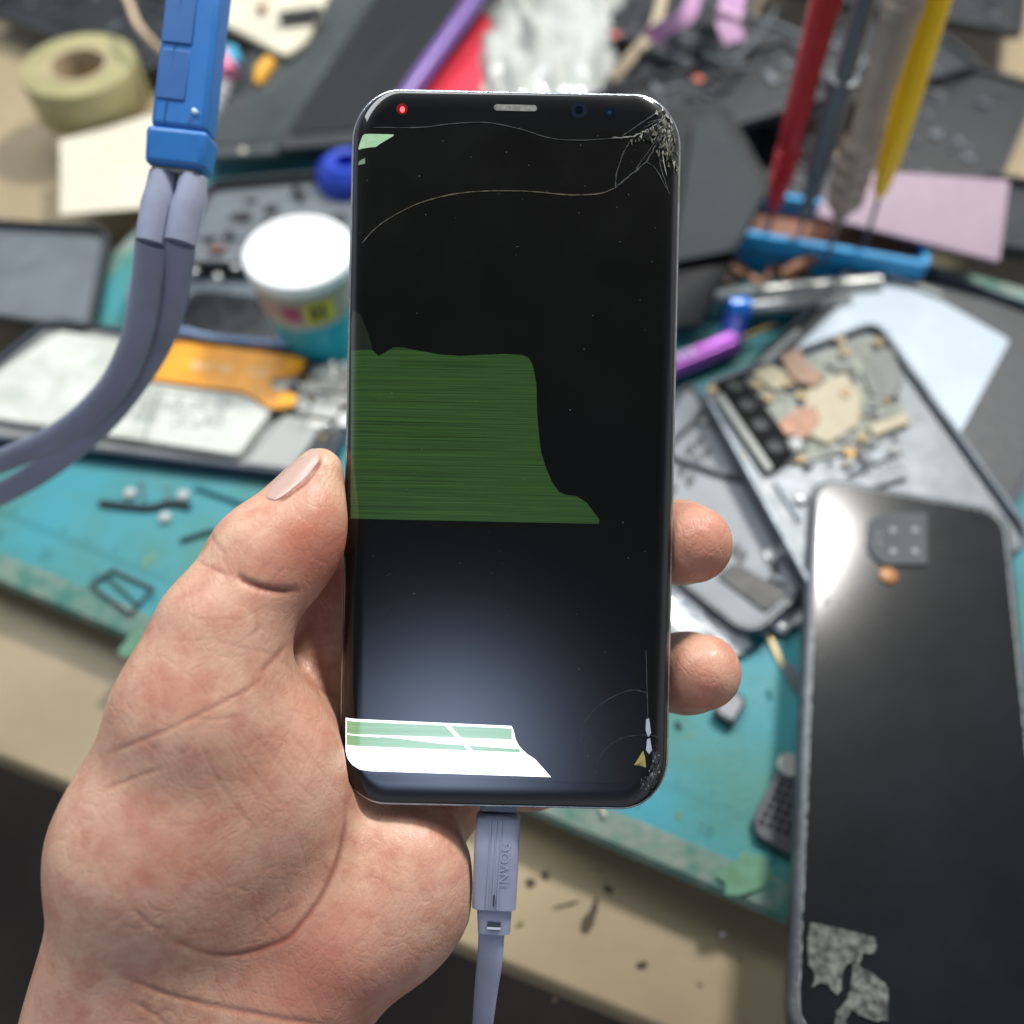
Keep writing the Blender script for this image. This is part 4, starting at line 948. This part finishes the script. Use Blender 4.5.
# shattered corners: crushed glass chips
def chips(name, cen, sx_, sy_, n_, size, mats, seed, rot=0., off=.12, wts=None):
    rn = random.Random(seed); mb = MB()
    for _ in range(n_):
        a_, b2 = rn.gauss(0, .45), rn.gauss(0, .45)
        x = cen[0]+a_*sx_*math.cos(rot)-b2*sy_*math.sin(rot); y = cen[1]+a_*sx_*math.sin(rot)+b2*sy_*math.cos(rot)
        lx, ly = PL(x, y)
        if -sdrr(lx, ly) < .25: continue
        s_ = size*rn.uniform(.3, 1.2)*DP/F; an0 = rn.uniform(0, 6); vs = []
        for j in range(3):
            an = an0+j*2.1+rn.uniform(-.5, .5); ex, ey = lx+s_*math.cos(an)*.6, ly+s_*math.sin(an)*1.3; vs.append(ph(ex, ey, gz(ex, ey)+off+rn.uniform(-.02, .16)))
        mb.add(vs, [(0, 1, 2)], rn.choices(range(len(mats)), wts)[0])
    return mb.build(name, mats, fg)
M_ch = [mat('glass_chip_olive', '5f5c4b', .35, var=.3, scale=800), mat('glass_chip_dark', '2a2c2a', .2), mat('glass_chip_pale', 'a09f92', .3)]
chips('crushed_glass', (667, 140), 11, 24, 260, 3.2, M_ch, 1, wts=[5, 3, 1.3])
chips('crushed_glass', (650, 134), 16, 5, 70, 2.6, M_ch, 2, rot=-.5, wts=[3, 4, .6])
chips('crushed_glass', (669, 112), 5, 9, 50, 2.2, M_ch, 3, rot=-.6, wts=[2, 2, 2.4])
M_ch2 = [mat('glass_chip_slate', '3b4048', .25), M_ch[1], mat('glass_chip_grey', '8c8f90', .3)]
chips('crushed_glass', (650, 780), 8, 16, 110, 2.6, M_ch2, 4, rot=.7, wts=[4, 5, 1])
chips('crushed_glass', (655, 760), 5, 22, 60, 2.4, M_ch2, 5, wts=[4, 5, .8])
mb = MB()
for k_, pl in enumerate([[(646, 719), (649, 718), (651, 733), (648, 737), (645.5, 730)], [(647, 739), (650, 738), (652, 750), (649, 754), (646, 750)]]):
    mb.add([ph(*PL(x, y), gz(*PL(x, y))+.12) for x, y in pl], [tuple(range(5))])
mb.build_split('chipped_facet', mat('chip_face', 'b6bac0', .25), fg)
mb = MB(); mb.add([ph(*PL(x, y), gz(*PL(x, y))+h_) for x, y, h_ in [(634, 765, .1), (643, 750, .35), (645, 758, .3), (642, 766, .15), (646, 767.5, .1), (638, 763, .5)]], [(0, 1, 5), (1, 2, 5), (2, 3, 5), (3, 0, 5), (3, 4, 2)])
mb.build('gold_fragment', mat('gold_fragment', 'c4b06a', .35, metal=.3, var=.3, scale=900), fg)
chips('edge_chip', (679, 166), 3, 4, 14, 2.6, [M_ch[2], M_ch[0]], 8, wts=[1, 1], off=.3)
# dust
rn = random.Random(77); mb = MB()
for (x, y) in [(520, 128), (443, 141), (453, 139), (471, 157), (547, 191), (585, 186), (579, 213), (620, 242), (655, 228), (418, 250), (455, 218), (499, 194), (500, 358), (460, 563), (437, 568), (373, 556), (588, 756), (597, 772), (575, 748), (598, 136), (426, 215), (652, 262), (640, 300), (645, 330), (570, 410), (360, 232)]+[(rn.uniform(365, 650), rn.uniform(130, 700)) for _ in range(46)]:
    lx, ly = PL(x, y); s_ = rn.uniform(.05, .15)
    mb.add([ph(lx+s_*math.cos(i*1.26)*rn.uniform(.6, 1.5), ly+s_*math.sin(i*1.26)*rn.uniform(.6, 1.5), gz(lx, ly)+.1) for i in range(5)], [tuple(range(5))])
mb.build('dust_specks', mat('dust', '5c6062', .8), fg)

# ---- plug below the phone
def cp(px, py, d): return Cc(px, py, d)
dU = .2023
uc = thing('usb_cable', 'flat lilac-grey cable with its plug in the bottom of the held phone', 'cable', cp(497, 806, dU))
a_, b2 = cp(499, 803, dU), cp(494, 906, dU); ax = (a_-b2).normalized(); sd = RT.copy(); sd = (sd-ax*sd.dot(ax)).normalized(); fr = sd.cross(ax); fr = fr if fr.dot(-FW) > 0 else -fr
Lg = (a_-b2).length
def oct_(h, w_, dp_, c_=.34): 
    k_ = 1-c_
    pts = []
    for i in range(28):
        t_ = 2*math.pi*i/28; cx, sy_ = math.cos(t_), math.sin(t_); e_ = .42
        pts.append(b2+ax*h+sd*w_*math.copysign(abs(cx)**e_, cx)+fr*dp_*math.copysign(abs(sy_)**e_, sy_))
    return pts
def loft3(mb, loops, mi=0):
    n_ = len(loops[0]); vs = sum(loops, []); mb.add(vs, [(i*n_+j, i*n_+(j+1) % n_, (i+1)*n_+(j+1) % n_, (i+1)*n_+j) for i in range(len(loops)-1) for j in range(n_)]+[tuple(range(n_-1, -1, -1)), tuple(range((len(loops)-1)*n_, len(loops)*n_))], mi); return mb
hs = loft3(MB(), [oct_(-.0002, .0044, .0024), oct_(.0002, .0050, .0029), oct_(.012, .00515, .0031), oct_(Lg-.0030, .00500, .0030), oct_(Lg-.0022, .0042, .0024)]).build('plug_housing', M_cord, uc, smooth=True, ang=50)
MB().box(a_-ax*.0003, sd*.0041, ax*.0016, fr*.0012).build('metal_tongue', M_rim, uc, bevel=.0003)
mb = MB()
for o_ in (-.00165, -.0004, .00075): mb.tube([b2+ax*.0006+sd*o_+fr*.00305, b2+ax*(Lg-.003)+sd*(o_+.0001)+fr*.00295], .00024, 8)
mb.build_split('raised_rib', M_cord, hs, smooth=True)
mb = MB(); text(mb, 'INVOG', b2+ax*.0058+sd*.0030+fr*.00312, ax, -sd, .0032, th=.00008)
mb.build('embossed_logo', mat('logo_lilac', 'a2a9bd', .4), hs)
mb = MB(); mb.box(b2+ax*.0026+sd*-.00015+fr*.0031, ax*.0012, sd*.0002, fr*.0002); mb.build('notch', mat('slot_dark', '3a3d4a', .8), hs)
def oct2(c_, w_, dp_): return [c_+sd*w_*math.copysign(abs(math.cos(2*math.pi*i/28))**.5, math.cos(2*math.pi*i/28))+fr*dp_*math.copysign(abs(math.sin(2*math.pi*i/28))**.5, math.sin(2*math.pi*i/28)) for i in range(28)]
c0, c1 = cp(494.5, 905, dU), cp(494, 931, dU)
sr_ = loft3(MB(), [oct2(c0, .0040, .0023), oct2(c1, .0037, .0019)]).build('strain_relief', M_cord, uc, smooth=True, ang=50)
mb = MB(); m_ = (c0*.42+c1*.58); mb.box(m_+fr*.0022, sd*.0015, ax*.0006, fr*.00015); mb.build('slot', mat('slot_dark', '3a3d4a'), sr_)
mb = MB(); mb.box(m_+fr*.0022-ax*.0008, sd*.0015, ax*.00025, fr*.00018); mb.build('slot_lip', mat('pale_slot_lip', 'd0d3de', .4), sr_)
cpts = [cp(491.5, 930, dU), cp(490, 958, dU+.001), cp(486, 990, dU+.003), cp(482, 1030, dU+.006), cp(476, 1100, dU+.015), cp(470, 1200, dU+.03)]
A2 = arc(cpts, 8); vs = []; mb = MB()
lps = []
for i, p in enumerate(A2):
    s_ = i/len(A2); w_ = .0030-.0009*max(0, s_-.25); an = .15+s_*1.0
    s2 = sd*math.cos(an)+fr*math.sin(an)*.8; s2.normalize(); f2 = s2.cross(ax)
    lps.append([p+s2*w_*math.copysign(abs(math.cos(2*math.pi*j/20))**.6, math.cos(2*math.pi*j/20))+f2*.0009*math.copysign(abs(math.sin(2*math.pi*j/20))**.6, math.sin(2*math.pi*j/20)) for j in range(20)])
loft3(mb, lps).build('cord', M_cord, uc, smooth=True)

# ================================================================ THE HAND
def hp(px, py, d): return np.array([(px-512)*d/F, (512-py)*d/F, 200-d])
h = 1.5
X0, X1, Y0, Y1, Z0, Z1 = -190, 66, -250, 42, -62, 46
gx = np.arange(X0, X1, h); gy = np.arange(Y0, Y1, h); gzz = np.arange(Z0, Z1, h)
GX, GY, GZ = np.meshgrid(gx.astype(np.float32), gy.astype(np.float32), gzz.astype(np.float32), indexing='ij')
def cone(a_, b_, r1, r2):
    a_ = np.array(a_, np.float32); ba = np.array(b_, np.float32)-a_; l2 = float(ba@ba)
    t_ = np.clip(((GX-a_[0])*ba[0]+(GY-a_[1])*ba[1]+(GZ-a_[2])*ba[2])/l2, 0, 1)
    return np.sqrt((GX-a_[0]-t_*ba[0])**2+(GY-a_[1]-t_*ba[1])**2+(GZ-a_[2]-t_*ba[2])**2)-(r1+(r2-r1)*t_)
def ell(c_, r_, rot=0., tilt=0.):
    x, y, z = GX-c_[0], GY-c_[1], GZ-c_[2]; c2, s2 = math.cos(rot), math.sin(rot); x, y = x*c2+y*s2, -x*s2+y*c2
    k0 = np.sqrt((x/r_[0])**2+(y/r_[1])**2+(z/r_[2])**2); k1 = np.sqrt((x/r_[0]**2)**2+(y/r_[1]**2)**2+(z/r_[2]**2)**2)+1e-6
    return k0*(k0-1)/k1
def smin(a_, b_, k):
    hh = np.clip(.5+.5*(b_-a_)/k, 0, 1); return b_*(1-hh)+a_*hh-k*hh*(1-hh)
def chain(js, k=3.):
    s = None
    for (a_, r1), (b_, r2) in zip(js, js[1:]):
        c_ = cone(a_, b_, r1, r2); s = c_ if s is None else smin(s, c_, k)
    return s
palm = None
for c_, k in [
    (cone(hp(250, 900, 206), hp(352, 618, 221), 17, 10.5), 8),
    (cone(hp(285, 910, 208), hp(405, 640, 227), 16, 10.5), 10),
    (cone(hp(320, 915, 210), hp(430, 705, 229), 15, 10.5), 10),
    (cone(hp(345, 915, 210), hp(462, 778, 226), 14, 10), 10),
    (ell(hp(396, 893, 204), (18, 20.5, 13), rot=-.35), 8),
    (ell(hp(228, 800, 193), (25, 30, 16), rot=-.35), 12),
    (cone(hp(300, 705, 214), hp(350, 575, 220), 12, 10.5), 6),
    (cone(hp(202, 700, 188), hp(150, 850, 190), 15, 17), 12),
    (cone(hp(150, 850, 190), hp(135, 985, 196), 17, 18), 14),
    (cone(hp(330, 930, 205), hp(278, 1000, 206), 17, 18), 14),
    (cone(hp(135, 985, 197), hp(10, 1330, 190), 18, 25), 12),
    (cone(hp(268, 1005, 206), hp(130, 1330, 198), 19, 26), 14)]:
    palm = c_ if palm is None else smin(palm, c_, k)
thumb = chain([(hp(321, 468, 198), 4.5), (hp(313, 492, 198), 6.9), (hp(297, 526, 197), 9.6), (hp(269, 558, 194.5), 11.9), (hp(222, 632, 189.5), 13.0), (hp(195, 712, 188), 16)], 5)
thumb = smin(thumb, ell(hp(300, 543, 194), (8.5, 12, 8), rot=-.5), 5)
S = smin(palm, thumb, 7)
fing = [
    [(hp(352, 618, 221), 10.5), (hp(392, 500, 224), 9.4), (hp(455, 425, 224), 8.6), (hp(520, 380, 219), 7.6), (hp(545, 366, 217), 6.6)],
    [(hp(405, 640, 227), 10.5), (hp(520, 575, 236), 9.6), (hp(640, 543, 229), 9.0), (hp(678, 542, 213), 9.6), (hp(693, 544, 206), 9.2)],
    [(hp(430, 705, 229), 10.5), (hp(540, 690, 238), 9.4), (hp(645, 676, 231), 8.8), (hp(686, 673, 214), 9.3), (hp(703, 672, 206), 8.9)],
    [(hp(462, 778, 226), 10), (hp(535, 772, 229), 8.8), (hp(585, 755, 229), 7.6), (hp(618, 742, 222), 6.8)]]
for js in fing:
    S = smin(S, chain(js, 3.5), 4)
# the phone presses into the flesh
x, y, z = GX-PC[0], GY-PC[1], GZ-ZF
lx = x*cr+y*sr; ly = -x*sr+y*cr
qx, qy = np.abs(lx)-HW+RC, np.abs(ly)-HL+RC
d2 = np.sqrt(np.maximum(qx, 0)**2+np.maximum(qy, 0)**2)+np.minimum(np.maximum(qx, qy), 0)-RC
dz = np.abs(z+4.05)-4.05
rad = 2.6
w1, w2 = d2+rad, dz+rad
dph = np.sqrt(np.maximum(w1, 0)**2+np.maximum(w2, 0)**2)+np.minimum(np.maximum(w1, w2), 0)-rad
# the plug's clearance
S = -smin(-S, dph-.15, 1.2)
pz = np.maximum(np.maximum(np.abs(GX-float((497-512)*.2023e3/F))-5.8, np.abs(GY-hp(0, 855, 202.3)[1])-14), np.abs(GZ+2.3)-3.6)
S = -smin(-S, pz, 1.0)
S = S.astype(np.float32)
def nets(S):
    nx, ny, nz = S.shape; acc = np.zeros((nx-1, ny-1, nz-1, 3), np.float32); cnt = np.zeros((nx-1, ny-1, nz-1), np.float32)
    cor = [(i, j, k) for i in (0, 1) for j in (0, 1) for k in (0, 1)]
    sl = lambda c_: S[c_[0]:nx-1+c_[0], c_[1]:ny-1+c_[1], c_[2]:nz-1+c_[2]]
    for i1, c1 in enumerate(cor):
        for c2 in cor[i1+1:]:
            if sum(abs(a_-b_) for a_, b_ in zip(c1, c2)) != 1: continue
            v1, v2 = sl(c1), sl(c2); m = (v1 < 0) != (v2 < 0); t_ = np.where(m, v1/np.where(m, v1-v2, 1), 0)
            for ax_ in range(3): acc[..., ax_] += np.where(m, c1[ax_]+t_*(c2[ax_]-c1[ax_]), 0)
            cnt += m
    act = cnt > 0; idx = -np.ones(act.shape, np.int64); idx[act] = np.arange(act.sum()); I = np.argwhere(act)
    V = (I+acc[act]/cnt[act][:, None])*h+np.array([X0, Y0, Z0]); faces = []
    ins_ = S < 0
    for ax_ in range(3):
        a1_, a2_ = [(1, 2), (2, 0), (0, 1)][ax_]
        s1 = [slice(1, -1)]*3; s2 = [slice(1, -1)]*3; s1[ax_] = slice(0, -1); s2[ax_] = slice(1, None)
        A_, B_ = ins_[tuple(s1)], ins_[tuple(s2)]; m = A_ != B_; E = np.argwhere(m); flip = B_[m]
        base_ = E.copy(); o_ = [1, 1, 1]; o_[ax_] = 0; base_ = E+np.array(o_)
        def cell(d1, d2_):
            c_ = base_.copy(); c_[:, a1_] -= d1; c_[:, a2_] -= d2_; return idx[c_[:, 0], c_[:, 1], c_[:, 2]]
        q_ = np.stack([cell(1, 1), cell(0, 1), cell(0, 0), cell(1, 0)], 1); q_[flip] = q_[flip][:, ::-1]; faces.append(q_)
    return V, np.concatenate(faces)
V, Fc = nets(S)
del S, palm, thumb, x, y, z, lx, ly, qx, qy, d2, dz, w1, w2, dph, pz
hand_off = Vector(cam2w(*hp(260, 880, 205)))
M3 = np.array([[RT.x, RT.y, RT.z], [UP.x, UP.y, UP.z], [-FW.x, -FW.y, -FW.z]])*.001
def towd(V): return V@M3+np.array(CAM+FW*.2)
me = D.meshes.new('raw'); me.from_pydata(V.tolist(), [], Fc.tolist()); 
ob = D.objects.new('raw', me); COL.objects.link(ob)
sm = ob.modifiers.new('s', 'SMOOTH'); sm.factor = .5; sm.iterations = 3
ss = ob.modifiers.new('d', 'SUBSURF'); ss.levels = 2; ss.render_levels = 2
dg = bpy.context.evaluated_depsgraph_get(); dg.update(); m2 = D.meshes.new_from_object(ob.evaluated_get(dg))
D.objects.remove(ob)
nv = len(m2.vertices); V = np.empty(nv*3, np.float32); m2.vertices.foreach_get('co', V); V = V.reshape(-1, 3).astype(float)
Nn = np.empty(nv*3, np.float32); m2.vertices.foreach_get('normal', Nn); Nn = Nn.reshape(-1, 3).astype(float)
PXX = 512+V[:, 0]/(200-V[:, 2])*F; PYY = 512-V[:, 1]/(200-V[:, 2])*F
facing = np.clip((Nn[:, 2]-.05)/.3, 0, 1)
CR = [([(321, 452), (320.5, 462), (313, 474), (304, 484), (293, 492.5), (283, 499.5), (276, 502.5)], 1.2, .8, .9),
 # (points, width px, depth mm, redness)
    ([(236, 574), (246, 582), (262, 588), (280, 591), (302, 590)], 3.2, 1.0, 1.0),
    ([(347, 795), (345, 825), (338, 858), (322, 895), (300, 925), (283, 941), (240, 954), (205, 952), (165, 937)], 2.4, .7, .8),
    ([(98, 758), (128, 746), (160, 733), (190, 719), (222, 703), (250, 688), (268, 672)], 1.8, .38, .55),
    ([(185, 717), (215, 719), (245, 715)], 1.4, .2, .4),
    ([(100, 792), (128, 780), (165, 767)], 1.8, .3, .5),
    ([(120, 975), (160, 992), (200, 1003), (250, 1013), (300, 1022), (345, 1026)], 2.4, .6, .7),
    ([(130, 1000), (155, 1015), (170, 1028)], 1.8, .4, .5),
    ([(258, 676), (275, 658), (292, 640)], 2.5, .6, .7),
    ([(275, 658), (300, 672), (322, 690), (340, 700)], 2.0, .4, .6),
    ([(198, 562), (212, 568), (230, 577)], 1.6, .35, .6),
    ([(211, 534), (217, 545), (226, 554)], 1.6, .25, .5),
    ([(255, 610), (258, 626), (250, 640)], 2.0, .2, .3),
    ([(215, 640), (245, 648), (275, 655)], 1.2, .15, .3),
    ([(180, 612), (210, 620), (240, 618)], 1.2, .12, .3),
    ([(170, 640), (200, 640), (230, 634)], 1.2, .1, .3),
    ([(205, 745), (215, 775), (235, 805), (260, 835)], 1.5, .2, .35),
    ([(228, 735), (245, 760), (268, 790), (290, 812)], 1.3, .14, .3),
    ([(245, 725), (270, 752), (300, 785), (322, 805)], 1.3, .12, .25),
    ([(270, 715), (300, 745), (325, 775)], 1.2, .1, .2),
    ([(285, 660), (305, 650), (340, 640)], 1.4, .15, .3),
    ([(165, 930), (150, 925), (130, 905)], 1.8, .3, .5),
    ([(245, 940), (275, 915), (300, 905)], 1.4, .15, .3)]
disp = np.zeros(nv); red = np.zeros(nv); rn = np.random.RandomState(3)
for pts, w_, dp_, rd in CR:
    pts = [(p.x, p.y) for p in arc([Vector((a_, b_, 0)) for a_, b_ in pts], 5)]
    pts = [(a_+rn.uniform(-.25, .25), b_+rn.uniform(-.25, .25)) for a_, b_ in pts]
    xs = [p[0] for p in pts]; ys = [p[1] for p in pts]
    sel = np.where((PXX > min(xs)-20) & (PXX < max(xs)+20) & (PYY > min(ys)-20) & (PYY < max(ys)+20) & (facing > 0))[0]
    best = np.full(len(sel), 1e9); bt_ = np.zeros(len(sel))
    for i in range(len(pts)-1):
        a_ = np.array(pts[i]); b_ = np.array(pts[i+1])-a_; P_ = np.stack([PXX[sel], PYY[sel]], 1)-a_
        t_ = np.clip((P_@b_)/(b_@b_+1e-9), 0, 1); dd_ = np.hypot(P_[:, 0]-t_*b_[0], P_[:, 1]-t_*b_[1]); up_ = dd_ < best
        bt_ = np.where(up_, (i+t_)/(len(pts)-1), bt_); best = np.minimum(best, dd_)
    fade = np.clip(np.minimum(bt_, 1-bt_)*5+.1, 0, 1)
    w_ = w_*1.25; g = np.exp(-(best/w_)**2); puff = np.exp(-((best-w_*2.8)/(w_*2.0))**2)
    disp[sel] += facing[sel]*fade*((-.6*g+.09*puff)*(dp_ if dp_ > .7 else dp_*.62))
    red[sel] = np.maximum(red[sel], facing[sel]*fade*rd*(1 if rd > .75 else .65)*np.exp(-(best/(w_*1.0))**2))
# warm patches: fingertips, heel of the hand; reddish shade beside the thumb painted in
def warm(px, py, r_, a_): 
    return a_*np.exp(-(((PXX-px)**2+(PYY-py)**2)/r_**2))
wm = warm(300, 545, 42, .8)+warm(700, 560, 40, .9)+warm(700, 690, 38, .8)+warm(320, 985, 55, .9)+warm(250, 770, 60, .35)+warm(340, 560, 40, .9)+warm(270, 940, 60, .3)+warm(190, 860, 60, .4)
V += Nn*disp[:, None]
Vw = towd(V)
m2.vertices.foreach_set('co', (Vw-np.array(hand_off)).astype(np.float32).ravel())
m2.name = 'hand'
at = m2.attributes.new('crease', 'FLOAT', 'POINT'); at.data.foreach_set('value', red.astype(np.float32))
at = m2.attributes.new('warmth', 'FLOAT', 'POINT'); at.data.foreach_set('value', np.clip(wm, 0, 1).astype(np.float32))
m2.polygons.foreach_set('use_smooth', [True]*len(m2.polygons)); m2.update()
hand = D.objects.new('hand', m2); COL.objects.link(hand); hand.location = hand_off; OFF['hand'] = hand_off
tag(hand, 'bare left hand gripping the cracked phone, thumb on its left side', 'hand')
# skin
ms = D.materials.new('skin'); ms.use_nodes = True; nt = ms.node_tree; N = nt.nodes; L = nt.links; b_ = N['Principled BSDF']
tc = N.new('ShaderNodeTexCoord')
def noise(sc_, det=4, vec=None, ro=.6):
    n_ = N.new('ShaderNodeTexNoise'); n_.inputs['Scale'].default_value = sc_; n_.inputs['Detail'].default_value = det; n_.inputs['Roughness'].default_value = ro
    L.new(vec or tc.outputs['Object'], n_.inputs['Vector']); return n_.outputs['Fac']
def mixc(fac, a_, c2, f=None):
    m = N.new('ShaderNodeMix'); m.data_type = 'RGBA'
    if isinstance(fac, float): m.inputs[0].default_value = fac
    else: L.new(fac, m.inputs[0])
    if isinstance(a_, str): m.inputs[6].default_value = (*hx(a_), 1)
    else: L.new(a_, m.inputs[6])
    m.inputs[7].default_value = (*hx(c2), 1); return m.outputs[2]
def mmath(op, a_, b2): 
    m = N.new('ShaderNodeMath'); m.operation = op
    for i, v in enumerate((a_, b2)):
        if isinstance(v, (int, float)): m.inputs[i].default_value = v
        else: L.new(v, m.inputs[i])
    return m.outputs[0]
def rng(v, a_, b2, c_=0., d_=1.):
    m = N.new('ShaderNodeMapRange'); m.inputs[1].default_value = a_; m.inputs[2].default_value = b2; m.inputs[3].default_value = c_; m.inputs[4].default_value = d_; L.new(v, m.inputs[0]); return m.outputs[0]
def attr(n_): a_ = N.new('ShaderNodeAttribute'); a_.attribute_name = n_; return a_.outputs['Fac']
c_ = mixc(rng(noise(45, 3), .35, .65), 'cfa78d', 'c4957f')
c_ = mixc(rng(noise(150, 6), .42, .70, 0, .75), c_, 'b0705c')
c_ = mixc(rng(noise(95, 5), .55, .8, 0, .4), c_, 'd4b196')
c_ = mixc(mmath('MULTIPLY', attr('warmth'), .75), c_, 'b56a55')
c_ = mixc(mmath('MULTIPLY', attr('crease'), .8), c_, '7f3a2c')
L.new(c_, b_.inputs['Base Color'])
b_.inputs['Subsurface Weight'].default_value = .15; b_.inputs['Subsurface Radius'].default_value = (.0036, .0013, .0007); b_.inputs['Subsurface Scale'].default_value = 1
L.new(rng(noise(300, 3), .3, .7, .36, .56), b_.inputs['Roughness']); b_.inputs['Specular IOR Level'].default_value = .38
# bump: fine ridges + cross-hatched skin lines
mp = N.new('ShaderNodeMapping'); mp.inputs['Rotation'].default_value = (0, 0, .9); mp.inputs['Scale'].default_value = (1, .22, .5); L.new(tc.outputs['Object'], mp.inputs[0])
mp2 = N.new('ShaderNodeMapping'); mp2.inputs['Rotation'].default_value = (0, 0, -.6); mp2.inputs['Scale'].default_value = (1, .2, .5); L.new(tc.outputs['Object'], mp2.inputs[0])
vo = N.new('ShaderNodeTexVoronoi'); vo.feature = 'DISTANCE_TO_EDGE'; vo.inputs['Scale'].default_value = 850; L.new(tc.outputs['Object'], vo.inputs['Vector'])
hsum = mmath('ADD', mmath('MULTIPLY', noise(900, 3, mp.outputs[0]), .8), mmath('MULTIPLY', noise(700, 3, mp2.outputs[0]), .8))
wv = N.new('ShaderNodeTexNoise'); wv.inputs['Scale'].default_value = 60; L.new(tc.outputs['Object'], wv.inputs['Vector'])
for rot_, sc_, st_, am_ in ((.75, 210, .38, .5), (-.35, 330, .45, .35), (1.3, 620, .6, .3)):
    mq = N.new('ShaderNodeMapping'); mq.inputs['Rotation'].default_value = (0, 0, rot_); mq.inputs['Scale'].default_value = (1, st_, .6); L.new(tc.outputs['Object'], mq.inputs[0])
    av = N.new('ShaderNodeMix'); av.data_type = 'VECTOR'; av.inputs[0].default_value = .012; L.new(mq.outputs[0], av.inputs[4]); L.new(wv.outputs['Color'], av.inputs[5])
    v2 = N.new('ShaderNodeTexVoronoi'); v2.feature = 'DISTANCE_TO_EDGE'; v2.inputs['Scale'].default_value = sc_; L.new(av.outputs[1], v2.inputs['Vector'])
    hsum = mmath('ADD', hsum, mmath('MULTIPLY', rng(v2.outputs[0], 0, .09), am_))
hsum = mmath('ADD', hsum, mmath('MULTIPLY', rng(vo.outputs[0], 0, .25), .25))
hsum = mmath('ADD', hsum, mmath('MULTIPLY', noise(140, 3), .5))
bp = N.new('ShaderNodeBump'); bp.inputs['Strength'].default_value = .25; bp.inputs['Distance'].default_value = .0004; L.new(hsum, bp.inputs['Height']); L.new(bp.outputs[0], b_.inputs['Normal'])
m2.materials.clear(); m2.materials.append(ms)
# thumb nail seen from its side
bvh = BVHTree.FromPolygons([Vector(v) for v in Vw.tolist()], [tuple(p.vertices) for p in m2.polygons])
inner = [(319, 453), (318, 462), (311, 473), (302, 482), (291, 491), (282, 498), (275, 501)]
outer = [(311, 445), (299, 451), (289, 461), (279, 472), (272, 483), (267, 493), (267, 499)]
def surf(px, py):
    r = ray(px, py).normalized(); hit = bvh.ray_cast(CAM, r)
    return (hit[0], hit[1]) if hit[0] else (None, None)
rows = []
for i in range(len(inner)):
    row = []
    ia, oa = inner[i], outer[i]
    last = None
    for j in range(6):
        f_ = j/5; px, py = ia[0]+(oa[0]-ia[0])*f_, ia[1]+(oa[1]-ia[1])*f_
        hc, nc = surf(px, py)
        if hc is not None: q_ = hc+nc*.00012; last = q_
        else:
            near = bvh.find_nearest(Cc(px, py, .197)); q_ = near[0]+near[1]*.00014
        row.append(q_)
    rows.append(row)
mb = MB(); vs = sum(rows, []); mb.add(vs, [(i*6+j, (i+1)*6+j, (i+1)*6+j+1, i*6+j+1) for i in range(len(rows)-1) for j in range(5)])
nl = mb.build('thumb_nail', mat('nail', 'c8a293', .28, var=.08, scale=120, bump=.05, coat=0., sss=.2), hand, smooth=True, ang=80)
sd_ = nl.modifiers.new('t', 'SOLIDIFY'); sd_.thickness = .00025; sd_.offset = 0
su = nl.modifiers.new('s', 'SUBSURF'); su.levels = 1; su.render_levels = 2
print('hand verts', nv)
